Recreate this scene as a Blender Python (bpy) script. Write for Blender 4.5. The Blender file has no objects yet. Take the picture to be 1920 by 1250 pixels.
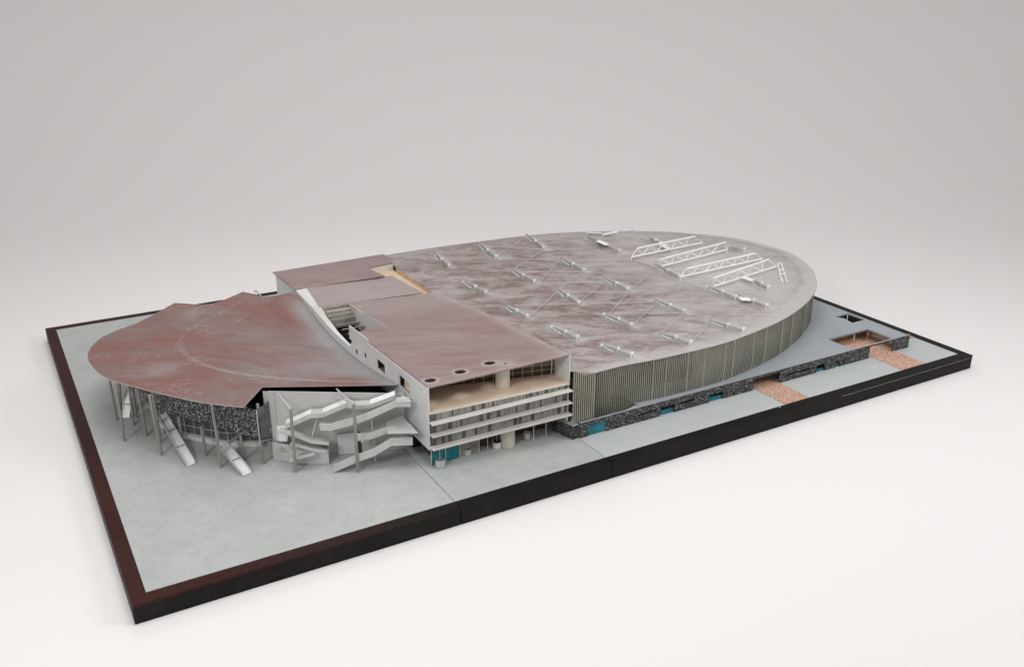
import bpy, math, random
import numpy as np
from mathutils import Vector, Matrix
from mathutils.geometry import delaunay_2d_cdt
random.seed(7)
S = bpy.context.scene
COL = S.collection

# ------------------------------------------------------------------ camera
F_PX = 1761.08
CAM = Vector((-0.10732, -1.56935, 1.0851))
YAW, PITCH, ROLL = 0.52309, 0.37186, 0.00258
def cam_axes():
    cy, sy, cp, sp = math.cos(YAW), math.sin(YAW), math.cos(PITCH), math.sin(PITCH)
    f = Vector((cp*sy, cp*cy, -sp)); r = Vector((cy, -sy, 0)); u = r.cross(f)
    c, s = math.cos(ROLL), math.sin(ROLL)
    return c*r + s*u, -s*r + c*u, f
RX, UX_, FW = cam_axes()
cd = bpy.data.cameras.new('camera'); cam = bpy.data.objects.new('camera', cd); COL.objects.link(cam)
M = Matrix((( RX.x, UX_.x, -FW.x, CAM.x), (RX.y, UX_.y, -FW.y, CAM.y), (RX.z, UX_.z, -FW.z, CAM.z), (0, 0, 0, 1)))
cam.matrix_world = M
cd.sensor_fit = 'HORIZONTAL'; cd.sensor_width = 36.0; cd.lens = F_PX/1920*36.0
cd.clip_start = 0.02; cd.clip_end = 100
S.camera = cam

# ------------------------------------------------------------------ world, lamps, exposure
W = bpy.data.worlds.new('World'); S.world = W; W.use_nodes = True
bg = W.node_tree.nodes['Background']; bg.inputs[0].default_value = (1.0, 0.985, 0.98, 1); bg.inputs[1].default_value = 0.4
def lamp(name, loc, target, size, energy, color=(1, 1, 1), spread=180, size_y=None):
    l = bpy.data.lights.new(name, 'AREA'); l.energy = energy; l.color = color
    l.shape = 'RECTANGLE'; l.size = size; l.size_y = size_y or size; l.spread = math.radians(spread)
    o = bpy.data.objects.new(name, l); COL.objects.link(o); o.location = loc
    o.rotation_euler = (Vector(target) - Vector(loc)).to_track_quat('-Z', 'Y').to_euler()
    return o
lamp('key_softbox', (-1.5, -1.2, 2.0), (0.7, 0.5, 0), 0.6, 11, (1, 0.99, 0.98), 120)
lamp('side_softbox', (2.9, -1.6, 2.2), (1.5, 0.3, 0), 1.0, 12, (0.99, 0.995, 1), 120)
lamp('rear_softbox', (0.9, 3.1, 3.3), (0.8, 0.4, 0), 1.3, 2.2, (1, 0.99, 0.985), 60)
lamp('ceiling_softbox', (0.6, 0.0, 4.2), (0.8, 0.2, 0), 2.5, 51, (1, 0.985, 0.98), 150)
lamp('backdrop_fill', (2.191, 2.416, 3.8), (3.39, 4.495, 0.6), 12, 24, (1, 0.985, 0.98), 120, 0.8)  # added unseen lamp, there only to brighten the backdrop
S.view_settings.view_transform = 'Standard'; S.view_settings.look = 'None'
S.view_settings.gamma = 1; S.view_settings.use_curve_mapping = False; S.view_settings.exposure = 0.0

# ------------------------------------------------------------------ measuring helpers (photo pixel + known plane -> point in the place)
def ray(x, y): return RX*((x-960)/F_PX) - UX_*((y-625)/F_PX) + FW
def P(x, y, z=0.0):
    d = ray(x, y); return CAM + d*((z-CAM.z)/d.z)
def PX(x, y, X):
    d = ray(x, y); return CAM + d*((X-CAM.x)/d.x)
def PY(x, y, Y):
    d = ray(x, y); return CAM + d*((Y-CAM.y)/d.y)
def PP(x, y, A, B):
    n = Vector((-(B[1]-A[1]), B[0]-A[0], 0)); d = ray(x, y)
    return CAM + d*(n.dot(Vector((A[0], A[1], 0))-CAM)/n.dot(d))
V = Vector
lerp_ = lambda a, b, t: a+(b-a)*t

# ------------------------------------------------------------------ materials
def newmat(name):
    m = bpy.data.materials.new(name); m.use_nodes = True
    nt = m.node_tree; b = nt.nodes['Principled BSDF']; return m, nt, b
def N(nt, t, **kw):
    n = nt.nodes.new(t)
    for k, v in kw.items(): setattr(n, k, v)
    return n
def coords(nt, scale=(1, 1, 1), rot=0):
    t = N(nt, 'ShaderNodeTexCoord'); mp = N(nt, 'ShaderNodeMapping'); src = t.outputs['Object']
    if rot:
        m0 = N(nt, 'ShaderNodeMapping'); nt.links.new(src, m0.inputs[0]); m0.inputs['Rotation'].default_value = (0, 0, rot); src = m0.outputs[0]
    nt.links.new(src, mp.inputs[0]); mp.inputs['Scale'].default_value = scale
    return mp.outputs[0]
def noise(nt, co, scale, detail=4, rough=0.55, dist=0.0):
    n = N(nt, 'ShaderNodeTexNoise'); nt.links.new(co, n.inputs['Vector'])
    n.inputs['Scale'].default_value = scale; n.inputs['Detail'].default_value = detail; n.inputs['Roughness'].default_value = rough; n.inputs['Distortion'].default_value = dist
    return n.outputs['Fac']
def ramp(nt, fac, stops):
    r = N(nt, 'ShaderNodeValToRGB'); nt.links.new(fac, r.inputs[0])
    e = r.color_ramp.elements
    while len(e) < len(stops): e.new(0.5)
    for i, (p, c) in enumerate(stops):
        e[i].position = p; e[i].color = (*c, 1) if not isinstance(c, (int, float)) else (c, c, c, 1)
    return r.outputs[0]
def mix(nt, fac, a, b, mode='MIX'):
    m = N(nt, 'ShaderNodeMix', data_type='RGBA', blend_type=mode)
    for s, v in ((m.inputs[0], fac), (m.inputs[6], a), (m.inputs[7], b)):
        if hasattr(v, 'links') or hasattr(v, 'is_linked'): nt.links.new(v, s)
        elif isinstance(v, (int, float)): s.default_value = v
        else: s.default_value = (*v, 1)
    return m.outputs[2]
def math_(nt, op, a, b=None, clamp=False):
    m = N(nt, 'ShaderNodeMath', operation=op, use_clamp=clamp)
    for s, v in ((m.inputs[0], a), (m.inputs[1], b)):
        if v is None: continue
        if isinstance(v, (int, float)): s.default_value = v
        else: nt.links.new(v, s)
    return m.outputs[0]
def bump(nt, b, h, strength, dist=0.001):
    n = N(nt, 'ShaderNodeBump'); nt.links.new(h, n.inputs['Height']); n.inputs['Strength'].default_value = strength; n.inputs['Distance'].default_value = dist
    nt.links.new(n.outputs[0], b.inputs['Normal'])
def simple(name, c, rough=0.6, metal=0.0, vary=0.12, scale=30, bmp=0.0, spec=0.5):
    m, nt, b = newmat(name)
    co = coords(nt)
    n = noise(nt, co, scale, 5, 0.6); n2 = noise(nt, co, scale*9, 3, 0.6)
    s = math_(nt, 'ADD', math_(nt, 'MULTIPLY', n, 0.7), math_(nt, 'MULTIPLY', n2, 0.3))
    lo = tuple(v*(1-vary) for v in c); hi = tuple(min(1, v*(1+vary)) for v in c)
    nt.links.new(ramp(nt, s, [(0.35, lo), (0.65, hi)]), b.inputs['Base Color'])
    nt.links.new(math_(nt, 'ADD', math_(nt, 'MULTIPLY', n, 0.16), rough-0.08), b.inputs['Roughness'])
    b.inputs['Metallic'].default_value = metal; b.inputs['Specular IOR Level'].default_value = spec
    if bmp: bump(nt, b, n2, bmp)
    return m
def mat_backdrop():
    m, nt, b = newmat('backdrop_paper'); b.inputs['Base Color'].default_value = (0.86, 0.835, 0.828, 1); b.inputs['Roughness'].default_value = 0.95
    b.inputs['Specular IOR Level'].default_value = 0.1
    return m
def mat_ground(name='grey_board', tint=(1, 1, 1)):
    m, nt, b = newmat(name); co = coords(nt)
    a = noise(nt, co, 16, 7, 0.68, 0.3); c = noise(nt, co, 60, 5, 0.7); d = noise(nt, co, 170, 3, 0.6)
    base = ramp(nt, a, [(0.33, (0.415, 0.435, 0.42)), (0.5, (0.45, 0.47, 0.455)), (0.68, (0.485, 0.505, 0.488))])
    base = mix(nt, math_(nt, 'MULTIPLY', ramp(nt, c, [(0.50, 0.0), (0.68, 1.0)]), 0.42), base, (0.33, 0.355, 0.35))
    base = mix(nt, math_(nt, 'MULTIPLY', ramp(nt, d, [(0.45, 0.0), (0.75, 1.0)]), 0.18), base, (0.62, 0.63, 0.61))
    if tint != (1, 1, 1): base = mix(nt, 0.55, base, tint)
    nt.links.new(base, b.inputs['Base Color']); b.inputs['Roughness'].default_value = 0.55
    b.inputs['Specular IOR Level'].default_value = 0.3
    bump(nt, b, d, 0.08)
    return m
def mat_frame(name, top, top2=None):
    m, nt, b = newmat(name); co = coords(nt)
    a = noise(nt, co, 14, 5, 0.6, 0.5); c = noise(nt, coords(nt, (1, 5, 5)), 70, 4, 0.7)
    base = ramp(nt, a, [(0.35, tuple(v*0.75 for v in top)), (0.65, tuple(v*1.25 for v in top))])
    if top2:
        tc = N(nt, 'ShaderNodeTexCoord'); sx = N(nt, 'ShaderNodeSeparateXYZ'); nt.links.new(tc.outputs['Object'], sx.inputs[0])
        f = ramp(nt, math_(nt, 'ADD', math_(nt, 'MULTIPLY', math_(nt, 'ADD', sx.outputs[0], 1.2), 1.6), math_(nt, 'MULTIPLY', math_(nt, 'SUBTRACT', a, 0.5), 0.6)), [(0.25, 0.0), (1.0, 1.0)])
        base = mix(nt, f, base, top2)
    base = mix(nt, math_(nt, 'MULTIPLY', ramp(nt, c, [(0.58, 0.0), (0.80, 1.0)]), 0.12), base, (0.35, 0.33, 0.31))
    nt.links.new(base, b.inputs['Base Color'])
    nt.links.new(math_(nt, 'ADD', math_(nt, 'MULTIPLY', a, 0.3), 0.35), b.inputs['Roughness'])
    b.inputs['Specular IOR Level'].default_value = 0.12
    return m
def mat_roof(name, red, mauve, silver, stretch=(1, 1, 1), rot=0.0, nscale=7, red_lo=0.42, red_hi=0.6, speck=0.5, rough=0.5, streak=0.5, metal=0.35, grain=55):
    """sprayed roof card: undercoat red-brown / mauve with silver overspray; 'spray' is a painted-on mask"""
    m, nt, b = newmat(name)
    co = coords(nt, stretch, rot); co0 = coords(nt)
    a = noise(nt, co, nscale, 5, 0.6, 0.6)
    a = math_(nt, 'ADD', math_(nt, 'MULTIPLY', a, 0.56), math_(nt, 'MULTIPLY', noise(nt, coords(nt, (0.6, 1.9, 1), rot or 0.45), grain, 7, 0.78, 0.3), 0.44))
    base = mix(nt, ramp(nt, a, [(red_lo, 0.0), (red_hi, 1.0)]), red, mauve)
    at = N(nt, 'ShaderNodeAttribute', attribute_name='spray')
    s1 = noise(nt, co, nscale*2.2, 6, 0.7, 0.8); s2 = noise(nt, co0, 120, 4, 0.75)
    sp = math_(nt, 'ADD', math_(nt, 'MULTIPLY', at.outputs['Fac'], 1.35), math_(nt, 'MULTIPLY', math_(nt, 'SUBTRACT', s1, 0.5), 1.3*streak*2))
    sp = math_(nt, 'ADD', sp, math_(nt, 'MULTIPLY', math_(nt, 'SUBTRACT', s2, 0.5), 0.55), clamp=True)
    base = mix(nt, sp, base, silver)
    # scuffs and specks
    n3 = noise(nt, coords(nt, (1, 3.0, 1), 0.35), 85, 8, 0.85, 0.4); n4 = noise(nt, co0, 9, 3, 0.5)
    k = math_(nt, 'MULTIPLY', ramp(nt, n3, [(0.565, 0.0), (0.60, 1.0)]), ramp(nt, n4, [(0.50, 0.0), (0.60, 1.0)]))
    base = mix(nt, math_(nt, 'MULTIPLY', k, speck), base, (0.62, 0.56, 0.55))
    dk = N(nt, 'ShaderNodeAttribute', attribute_name='dark_mask')
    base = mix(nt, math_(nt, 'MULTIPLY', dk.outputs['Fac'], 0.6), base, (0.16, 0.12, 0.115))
    nt.links.new(base, b.inputs['Base Color'])
    nt.links.new(math_(nt, 'ADD', math_(nt, 'MULTIPLY', s1, 0.2), rough-0.1), b.inputs['Roughness'])
    nt.links.new(math_(nt, 'MULTIPLY', sp, metal), b.inputs['Metallic'])
    bump(nt, b, s2, 0.12)
    return m
def mat_stone(name='black_stone', scale=260, stops=None, core=(0.30, 0.52)):
    m, nt, b = newmat(name); co = coords(nt)
    v = N(nt, 'ShaderNodeTexVoronoi', feature='F1'); nt.links.new(co, v.inputs['Vector']); v.inputs['Scale'].default_value = scale; v.inputs['Randomness'].default_value = 0.7
    r = N(nt, 'ShaderNodeSeparateColor'); nt.links.new(v.outputs['Color'], r.inputs[0])
    core = ramp(nt, v.outputs['Distance'], [(core[0], 0.0), (core[1], 1.0)])
    c = ramp(nt, r.outputs[0], stops or [(0.0, (0.010, 0.010, 0.011)), (0.45, (0.018, 0.018, 0.02)), (0.66, (0.06, 0.061, 0.066)), (0.88, (0.20, 0.203, 0.215)), (1.0, (0.60, 0.61, 0.64))])
    c = mix(nt, core, (0.010, 0.010, 0.011), c)
    nt.links.new(c, b.inputs['Base Color']); b.inputs['Roughness'].default_value = 0.38
    bump(nt, b, math_(nt, 'SUBTRACT', 1.0, v.outputs['Distance']), 0.8, 0.002)
    return m
def mat_gravel():
    m, nt, b = newmat('pink_gravel'); co = coords(nt)
    v = N(nt, 'ShaderNodeTexVoronoi'); nt.links.new(co, v.inputs['Vector']); v.inputs['Scale'].default_value = 460
    r = N(nt, 'ShaderNodeSeparateColor'); nt.links.new(v.outputs['Color'], r.inputs[0])
    c = ramp(nt, r.outputs[0], [(0.0, (0.30, 0.13, 0.09)), (0.3, (0.52, 0.29, 0.20)), (0.7, (0.64, 0.40, 0.30)), (1.0, (0.80, 0.62, 0.52))])
    nt.links.new(c, b.inputs['Base Color']); b.inputs['Roughness'].default_value = 0.85
    bump(nt, b, v.outputs['Distance'], 0.7, 0.001)
    return m
def mat_glass(name, c, alpha, rough=0.12, metal=0.0, spec=0.6, va=0.35):
    m, nt, b = newmat(name)
    n = noise(nt, coords(nt), 40, 5, 0.6)
    nt.links.new(ramp(nt, n, [(0.3, tuple(v*0.8 for v in c)), (0.7, tuple(min(1, v*1.15) for v in c))]), b.inputs['Base Color'])
    nt.links.new(math_(nt, 'ADD', math_(nt, 'MULTIPLY', math_(nt, 'SUBTRACT', n, 0.5), va), alpha, clamp=True), b.inputs['Alpha'])
    b.inputs['Roughness'].default_value = rough; b.inputs['Metallic'].default_value = metal; b.inputs['Specular IOR Level'].default_value = spec
    return m
def mat_silver(name, c=(0.72, 0.72, 0.71), rough=0.38, metal=0.75, streak=(1, 1, 1)):
    m, nt, b = newmat(name)
    n = noise(nt, coords(nt, streak), 45, 5, 0.65, 0.4)
    nt.links.new(ramp(nt, n, [(0.30, tuple(v*0.86 for v in c)), (0.66, c)]), b.inputs['Base Color'])
    nt.links.new(math_(nt, 'ADD', math_(nt, 'MULTIPLY', n, 0.3), rough-0.15), b.inputs['Roughness'])
    b.inputs['Metallic'].default_value = metal
    return m

MT = dict(
    backdrop=mat_backdrop(), ground=mat_ground(), ground_lit=mat_ground('right_lit_board', (0.55, 0.58, 0.59)),
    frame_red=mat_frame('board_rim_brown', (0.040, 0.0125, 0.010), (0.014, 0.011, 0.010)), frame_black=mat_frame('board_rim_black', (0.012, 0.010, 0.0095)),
    side_black=mat_frame('board_side_black', (0.012, 0.010, 0.010)),
    shell=mat_roof('shell_roof_paint', (0.225, 0.086, 0.070), (0.212, 0.138, 0.128), (0.37, 0.35, 0.35), (0.7, 1.6, 1), 0.5, 5.5, 0.42, 0.56, 1.0, 0.46, 0.42, 0.3, 40),
    block=mat_roof('block_roof_paint', (0.215, 0.124, 0.116), (0.268, 0.186, 0.178), (0.43, 0.360, 0.35), (0.5, 1.9, 1), 0.5, 8, 0.38, 0.56, 0.3, 0.5, 0.42, 0.15, 60),
    oval=mat_roof('oval_roof_paint', (0.195, 0.128, 0.115), (0.40, 0.348, 0.334), (0.68, 0.662, 0.65), (0.8, 1.6, 1), 0.5, 11, 0.43, 0.56, 0.6, 0.36, 0.60, 0.4, 60),
    wall=simple('pale_grey_card', (0.70, 0.71, 0.70), 0.55, 0, 0.05, 20),
    greywall=simple('mid_grey_card', (0.50, 0.50, 0.485), 0.6, 0, 0.08, 14),
    white=simple('white_card', (0.74, 0.74, 0.72), 0.5, 0, 0.05, 25),
    cream=simple('cream_card', (0.68, 0.66, 0.61), 0.5, 0, 0.08, 25),
    wood=simple('pale_wood', (0.78, 0.62, 0.47), 0.55, 0, 0.08, 22),
    wood2=simple('orange_wood', (0.72, 0.55, 0.39), 0.6, 0, 0.12, 30),
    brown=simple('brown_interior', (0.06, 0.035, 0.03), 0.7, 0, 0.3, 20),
    pale=simple('pale_lit_interior', (0.50, 0.48, 0.40), 0.7, 0, 0.1, 8),
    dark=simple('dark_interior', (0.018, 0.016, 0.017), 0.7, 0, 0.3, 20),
    deck=simple('blue_grey_deck', (0.36, 0.385, 0.415), 0.5, 0, 0.06, 12, 0, 0.35),
    stone=mat_stone('black_stone', 400), stoneb=mat_stone('black_beadwork', 400, [(0.0, (0.008, 0.008, 0.009)), (0.50, (0.012, 0.012, 0.014)), (0.62, (0.06, 0.06, 0.065)), (0.84, (0.30, 0.31, 0.33)), (1.0, (0.75, 0.75, 0.77))], (0.22, 0.42)), gravel=mat_gravel(),
    teal=mat_glass('teal_acrylic', (0.0, 0.22, 0.27), 0.70, 0.15), clear=mat_glass('clear_acetate', (0.42, 0.41, 0.35), 0.34, 0.12),
    fin=mat_glass('grey_acetate', (0.58, 0.60, 0.57), 0.75, 0.3), smoke=mat_glass('smoked_glass', (0.12, 0.12, 0.12), 0.80, 0.12),
    fluted=mat_glass('fluted_acetate', (0.25, 0.245, 0.19), 0.50, 0.2, 0, 0.9, 0.4), ridge_lit=simple('lit_ridge', (0.38, 0.372, 0.295), 0.42, 0, 0.2, 12), amber=mat_glass('amber_glass', (0.10, 0.068, 0.042), 0.62, 0.15), tin=mat_silver('rolled_tin', (0.80, 0.80, 0.81), 0.28, 0.9, (1, 1, 0.1)), curtain=mat_glass('frosted_strip', (0.40, 0.395, 0.355), 0.60, 0.3),
    seam2=simple('bare_edge', (0.42, 0.38, 0.36), 0.4), seam=simple('cream_seam', (0.62, 0.60, 0.46), 0.5), silver=mat_silver('silver_card', (0.68, 0.68, 0.67), 0.42, 0.3),
    bright=mat_silver('bright_tin', (0.97, 0.97, 0.97), 0.4, 0.1), pole=simple('grey_green_tube', (0.29, 0.29, 0.265), 0.45, 0.2, 0.1, 40),
    truss=simple('white_plastic', (0.93, 0.93, 0.92), 0.4, 0, 0.05, 40), flutedcol=simple('ivory_fluted_tube', (0.60, 0.56, 0.47), 0.5, 0, 0.06, 30),
    step=simple('worn_step', (0.36, 0.325, 0.28), 0.5, 0, 0.2, 40), railpink=simple('pink_grey_rail', (0.34, 0.27, 0.26), 0.4, 0, 0.2, 40), lid=simple('worn_lid', (0.30, 0.25, 0.23), 0.4, 0, 0.3, 50), ringspray=simple('overspray_ring', (0.46, 0.40, 0.40), 0.6, 0, 0.2, 60), wire=simple('pale_wire', (0.60, 0.58, 0.56), 0.45, 0.3),
    slat=simple('maroon_slat', (0.10, 0.06, 0.06), 0.45, 0.1, 0.2, 30), gap_shade=simple('joint_shadow', (0.02, 0.02, 0.02), 0.9),
)

# ------------------------------------------------------------------ objects
WL = {}
def tag(o, label=None, cat=None, group=None, kind=None):
    if label: o['label'] = label
    if cat: o['category'] = cat
    if group: o['group'] = group
    if kind: o['kind'] = kind
    return o
def thing(name, loc, label, cat, group=None):
    o = bpy.data.objects.new(name, None); o.empty_display_size = 0.02; COL.objects.link(o); o.location = loc
    WL[o.name] = V(loc); return tag(o, label, cat, group)
class MB:
    def __init__(s): s.v = []; s.f = []; s.sm = []; s.attr = {}
    def add(s, vs, fs, smooth=False):
        n = len(s.v); s.v += [V(a) for a in vs]; s.f += [tuple(i+n for i in f) for f in fs]; s.sm += [smooth]*len(fs); return s
    def box(s, a, b):
        x0, y0, z0 = a; x1, y1, z1 = b
        return s.hexa([(x0,y0,z0),(x1,y0,z0),(x1,y1,z0),(x0,y1,z0)], [(x0,y0,z1),(x1,y0,z1),(x1,y1,z1),(x0,y1,z1)])
    def hexa(s, lo, hi):
        return s.add(list(lo)+list(hi), [(3,2,1,0),(4,5,6,7),(0,1,5,4),(1,2,6,5),(2,3,7,6),(3,0,4,7)])
    def prism(s, pts, z0, z1):
        n = len(pts); lo = [(p[0], p[1], z0) for p in pts]; hi = [(p[0], p[1], z1) for p in pts]
        return s.add(lo+hi, [tuple(range(n))[::-1], tuple(range(n, 2*n))] + [(i, (i+1) % n, n+(i+1) % n, n+i) for i in range(n)])
    def bar(s, p, q, w, h, up=V((0, 0, 1))):
        p, q = V(p), V(q); d = (q-p).normalized(); side = d.cross(up)
        if side.length < 1e-4: side = d.cross(V((0, 1, 0)))
        side.normalize(); u = side.cross(d); a = side*(w/2); b = u*(h/2)
        return s.hexa([p-a-b, p+a-b, q+a-b, q-a-b], [p-a+b, p+a+b, q+a+b, q-a+b])
    def tube(s, p, q, r, r2=None, n=14, flutes=0):
        p, q = V(p), V(q); r2 = r if r2 is None else r2; d = (q-p).normalized()
        a = d.orthogonal().normalized(); b = d.cross(a); vs = []
        for c, rr in ((p, r), (q, r2)):
            for k in range(n):
                t = 2*math.pi*k/n; ra = rr*(1+0.06*(1 if k % 2 else -1)) if flutes else rr
                vs.append(c + a*(ra*math.cos(t)) + b*(ra*math.sin(t)))
        s.add(vs, [(i, (i+1) % n, n+(i+1) % n, n+i) for i in range(n)], not flutes)
        return s.add(vs, [tuple(range(n))[::-1], tuple(range(n, 2*n))])
    def strip(s, A, B):   # ribbon between two polylines
        n = len(A); return s.add(list(A)+list(B), [(i, i+1, n+i+1, n+i) for i in range(n-1)])
    def slab(s, A, B, t):  # ribbon with thickness vector t
        A = [V(a) for a in A]; B = [V(b) for b in B]; t = V(t)
        for i in range(len(A)-1): s.hexa([A[i], A[i+1], B[i+1], B[i]], [A[i]+t, A[i+1]+t, B[i+1]+t, B[i]+t])
        return s
    def build(s, name, mat, parent=None, fix=True):
        off = V((0, 0, 0))
        if parent is not None: off = WL[parent.name]
        me = bpy.data.meshes.new(name); me.from_pydata([tuple(v-off) for v in s.v], [], s.f); me.materials.append(MT[mat] if isinstance(mat, str) else mat)
        me.polygons.foreach_set('use_smooth', s.sm)
        for k, vals in s.attr.items():
            at = me.attributes.new(k, 'FLOAT', 'POINT'); at.data.foreach_set('value', vals + [0.0]*(len(s.v)-len(vals)))
        me.update()
        o = bpy.data.objects.new(name, me); COL.objects.link(o); WL[o.name] = off
        if parent is not None: o.parent = parent
        if fix and not s.attr and not any(s.sm):
            import bmesh
            bm = bmesh.new(); bm.from_mesh(me); bmesh.ops.recalc_face_normals(bm, faces=bm.faces); bm.to_mesh(me); bm.free()
        return o
def inpoly(p, poly):
    x, y = p; c = False; n = len(poly); j = n-1
    for i in range(n):
        xi, yi = poly[i]; xj, yj = poly[j]
        if (yi > y) != (yj > y) and x < (xj-xi)*(y-yi)/(yj-yi)+xi: c = not c
        j = i
    return c
def plate(outer, holes=(), step=None, top=None, bot=None, attrs=None, smooth=False):
    """flat or curved sheet with holes: outline in 2D, top(u,v) and bot(u,v) give the points of its two faces"""
    outer = [tuple(p[:2]) for p in outer]; holes = [[tuple(p[:2]) for p in h] for h in holes]
    vs = []; es = []
    for loop in [outer]+holes:
        b = len(vs); pts = []
        for i, p in enumerate(loop):
            q = loop[(i+1) % len(loop)]; pts.append(p)
            if step:
                L = math.dist(p, q); k = int(L/step)
                for j in range(1, k): pts.append((p[0]+(q[0]-p[0])*j/k, p[1]+(q[1]-p[1])*j/k))
        vs += pts; es += [(b+i, b+(i+1) % len(pts)) for i in range(len(pts))]
    if step:
        xs = [p[0] for p in outer]; ys = [p[1] for p in outer]
        y = min(ys)+step/2; row = 0
        while y < max(ys):
            x = min(xs)+step/2*(1+row % 2)
            while x < max(xs):
                if inpoly((x, y), outer) and not any(inpoly((x, y), h) for h in holes): vs.append((x, y))
                x += step
            y += step*0.87; row += 1
    r = delaunay_2d_cdt([V(v) for v in vs], es, [], 0, 1e-6)
    pv = r[0]; tr = []
    for t in r[2]:
        c = ((pv[t[0]].x+pv[t[1]].x+pv[t[2]].x)/3, (pv[t[0]].y+pv[t[1]].y+pv[t[2]].y)/3)
        if inpoly(c, outer) and not any(inpoly(c, h) for h in holes): tr.append(tuple(t))
    m = MB(); T = [top(v.x, v.y) for v in pv]; B = [bot(v.x, v.y) for v in pv]
    m.add(T, tr, smooth); m.add(B, [t[::-1] for t in tr], smooth)
    cnt = {}
    for t in tr:
        for a, b in ((t[0], t[1]), (t[1], t[2]), (t[2], t[0])): cnt[(a, b)] = 1
    be = [e for e in cnt if (e[1], e[0]) not in cnt]
    for a, b in be: m.add([T[a], T[b], B[b], B[a]], [(3, 2, 1, 0)])
    if attrs:
        for k, fn in attrs.items():
            vals = [float(fn(v.x, v.y)) for v in pv]; m.attr[k] = vals + vals
    return m
def flat(outer, holes, z0, z1): return plate(outer, holes, None, lambda x, y: V((x, y, z1)), lambda x, y: V((x, y, z0)))
def cr(pts, n=8, closed=False):   # Catmull-Rom
    pts = [V(p) for p in pts]; out = []; N_ = len(pts); rng = range(N_ if closed else N_-1)
    for i in rng:
        g = lambda k: pts[k % N_] if closed else pts[max(0, min(N_-1, k))]
        a, b, c, d = g(i-1), g(i), g(i+1), g(i+2)
        for j in range(n):
            t = j/n; out.append(0.5*((2*b)+(c-a)*t+(2*a-5*b+4*c-d)*t*t+(3*b-a-3*c+d)*t**3))
    if not closed: out.append(pts[-1])
    return out
def segdist(p, line):
    best = 9
    for a, b in zip(line, line[1:]):
        dx, dy = b[0]-a[0], b[1]-a[1]; L = dx*dx+dy*dy
        t = max(0, min(1, ((p[0]-a[0])*dx+(p[1]-a[1])*dy)/L)) if L else 0
        best = min(best, math.hypot(p[0]-a[0]-t*dx, p[1]-a[1]-t*dy))
    return best
sm01 = lambda x: max(0.0, min(1.0, x))

# ================================================================== SETTING: paper sweep
TH = 0.0424; BL = 2.4; BW = 1.6197; MG = 0.0295
def sweep():
    m = MB(); fx, fy = math.sin(YAW), math.cos(YAW); rx, ry = fy, -fx
    prof = [(-9, 0), (4.2, 0)] + [(4.2+5.0*math.sin(a*math.pi/48), 5.0-5.0*math.cos(a*math.pi/48)) for a in range(1, 25)] + [(9.2, 11.0)]
    A = []; B = []
    for s, h in prof:
        c = V((CAM.x+fx*s, CAM.y+fy*s, -TH-0.0006+h))
        A.append(c-V((rx, ry, 0))*14); B.append(c+V((rx, ry, 0))*14)
    n = len(A); m.add(A+B, [(i, i+1, n+i+1, n+i)[::-1] for i in range(n-1)], True)
    o = m.build('floor', 'backdrop'); tag(o, None, None, None, 'structure')
sweep()

# ================================================================== BASEBOARD
board = thing('baseboard', (1.2, 0.81, -TH), 'large flat model baseboard, grey top with black rim, made of three joined sections', 'baseboard')
J1, J2 = 0.672, 1.072
G = 0.0009
def section(x0, x1, left, right, mat):
    xi0 = x0+(MG if left else 0); xi1 = x1-(MG if right else 0)
    rim = MB()
    rim.hexa([(x0, 0, -0.006), (x1, 0, -0.006), (xi1, MG, -0.006), (xi0, MG, -0.006)], [(x0, 0, 0), (x1, 0, 0), (xi1, MG, 0), (xi0, MG, 0)])
    rim.hexa([(xi0, BW-MG, -0.006), (xi1, BW-MG, -0.006), (x1, BW, -0.006), (x0, BW, -0.006)], [(xi0, BW-MG, 0), (xi1, BW-MG, 0), (x1, BW, 0), (x0, BW, 0)])
    if left: rim.hexa([(x0, 0, -0.006), (xi0, MG, -0.006), (xi0, BW-MG, -0.006), (x0, BW, -0.006)], [(x0, 0, 0), (xi0, MG, 0), (xi0, BW-MG, 0), (x0, BW, 0)])
    if right: rim.hexa([(xi1, MG, -0.006), (x1, 0, -0.006), (x1, BW, -0.006), (xi1, BW-MG, -0.006)], [(xi1, MG, 0), (x1, 0, 0), (x1, BW, 0), (xi1, BW-MG, 0)])
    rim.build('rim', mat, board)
    b = MB().box((x0, 0.0006, -TH), (x1, BW-0.0006, -0.0062)).build('board_side', 'side_black', board)
    md = b.modifiers.new('bevel', 'BEVEL'); md.width = 0.0012; md.segments = 2
    MB().box((xi0, MG+0.0004, -0.0055), (xi1, BW-MG-0.0004, -0.0006)).build('ground_panel', 'ground_lit' if right else 'ground', board)  # right panel paler: light from the right put into its colour
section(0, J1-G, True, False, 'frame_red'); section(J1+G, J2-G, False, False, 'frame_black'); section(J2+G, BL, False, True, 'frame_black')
def path(pts, label):
    o = MB().prism(pts, -0.0005, 0.0009).build('gravel_path', 'gravel', board); o['label'] = label
path([(1.657, MG+.0005), (1.745, MG+.0005), (1.745, 0.30), (1.657, 0.30)], 'pink gravel path running under the middle of the black wall')
path([(2.122, MG+.0005), (2.221, MG+.0005), (2.221, 0.143), (2.261, 0.143), (2.261, 0.289), (2.0, 0.289), (2.0, 0.150), (2.122, 0.143)], 'pink gravel path below the opening near the right end')
path([(2.348, 0.189), (2.3695, 0.180), (2.3695, 0.26), (2.335, 0.26)], 'small pink gravel patch by the right rim')
for jx in (J1, J2): MB().box((jx-G, 0.0012, -0.008), (jx+G, BW-0.001, -0.0035)).build('joint', 'gap_shade', board)  # dark strip added in the gap to deepen its shade
m = MB(); rr_ = random.Random(5)
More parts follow.
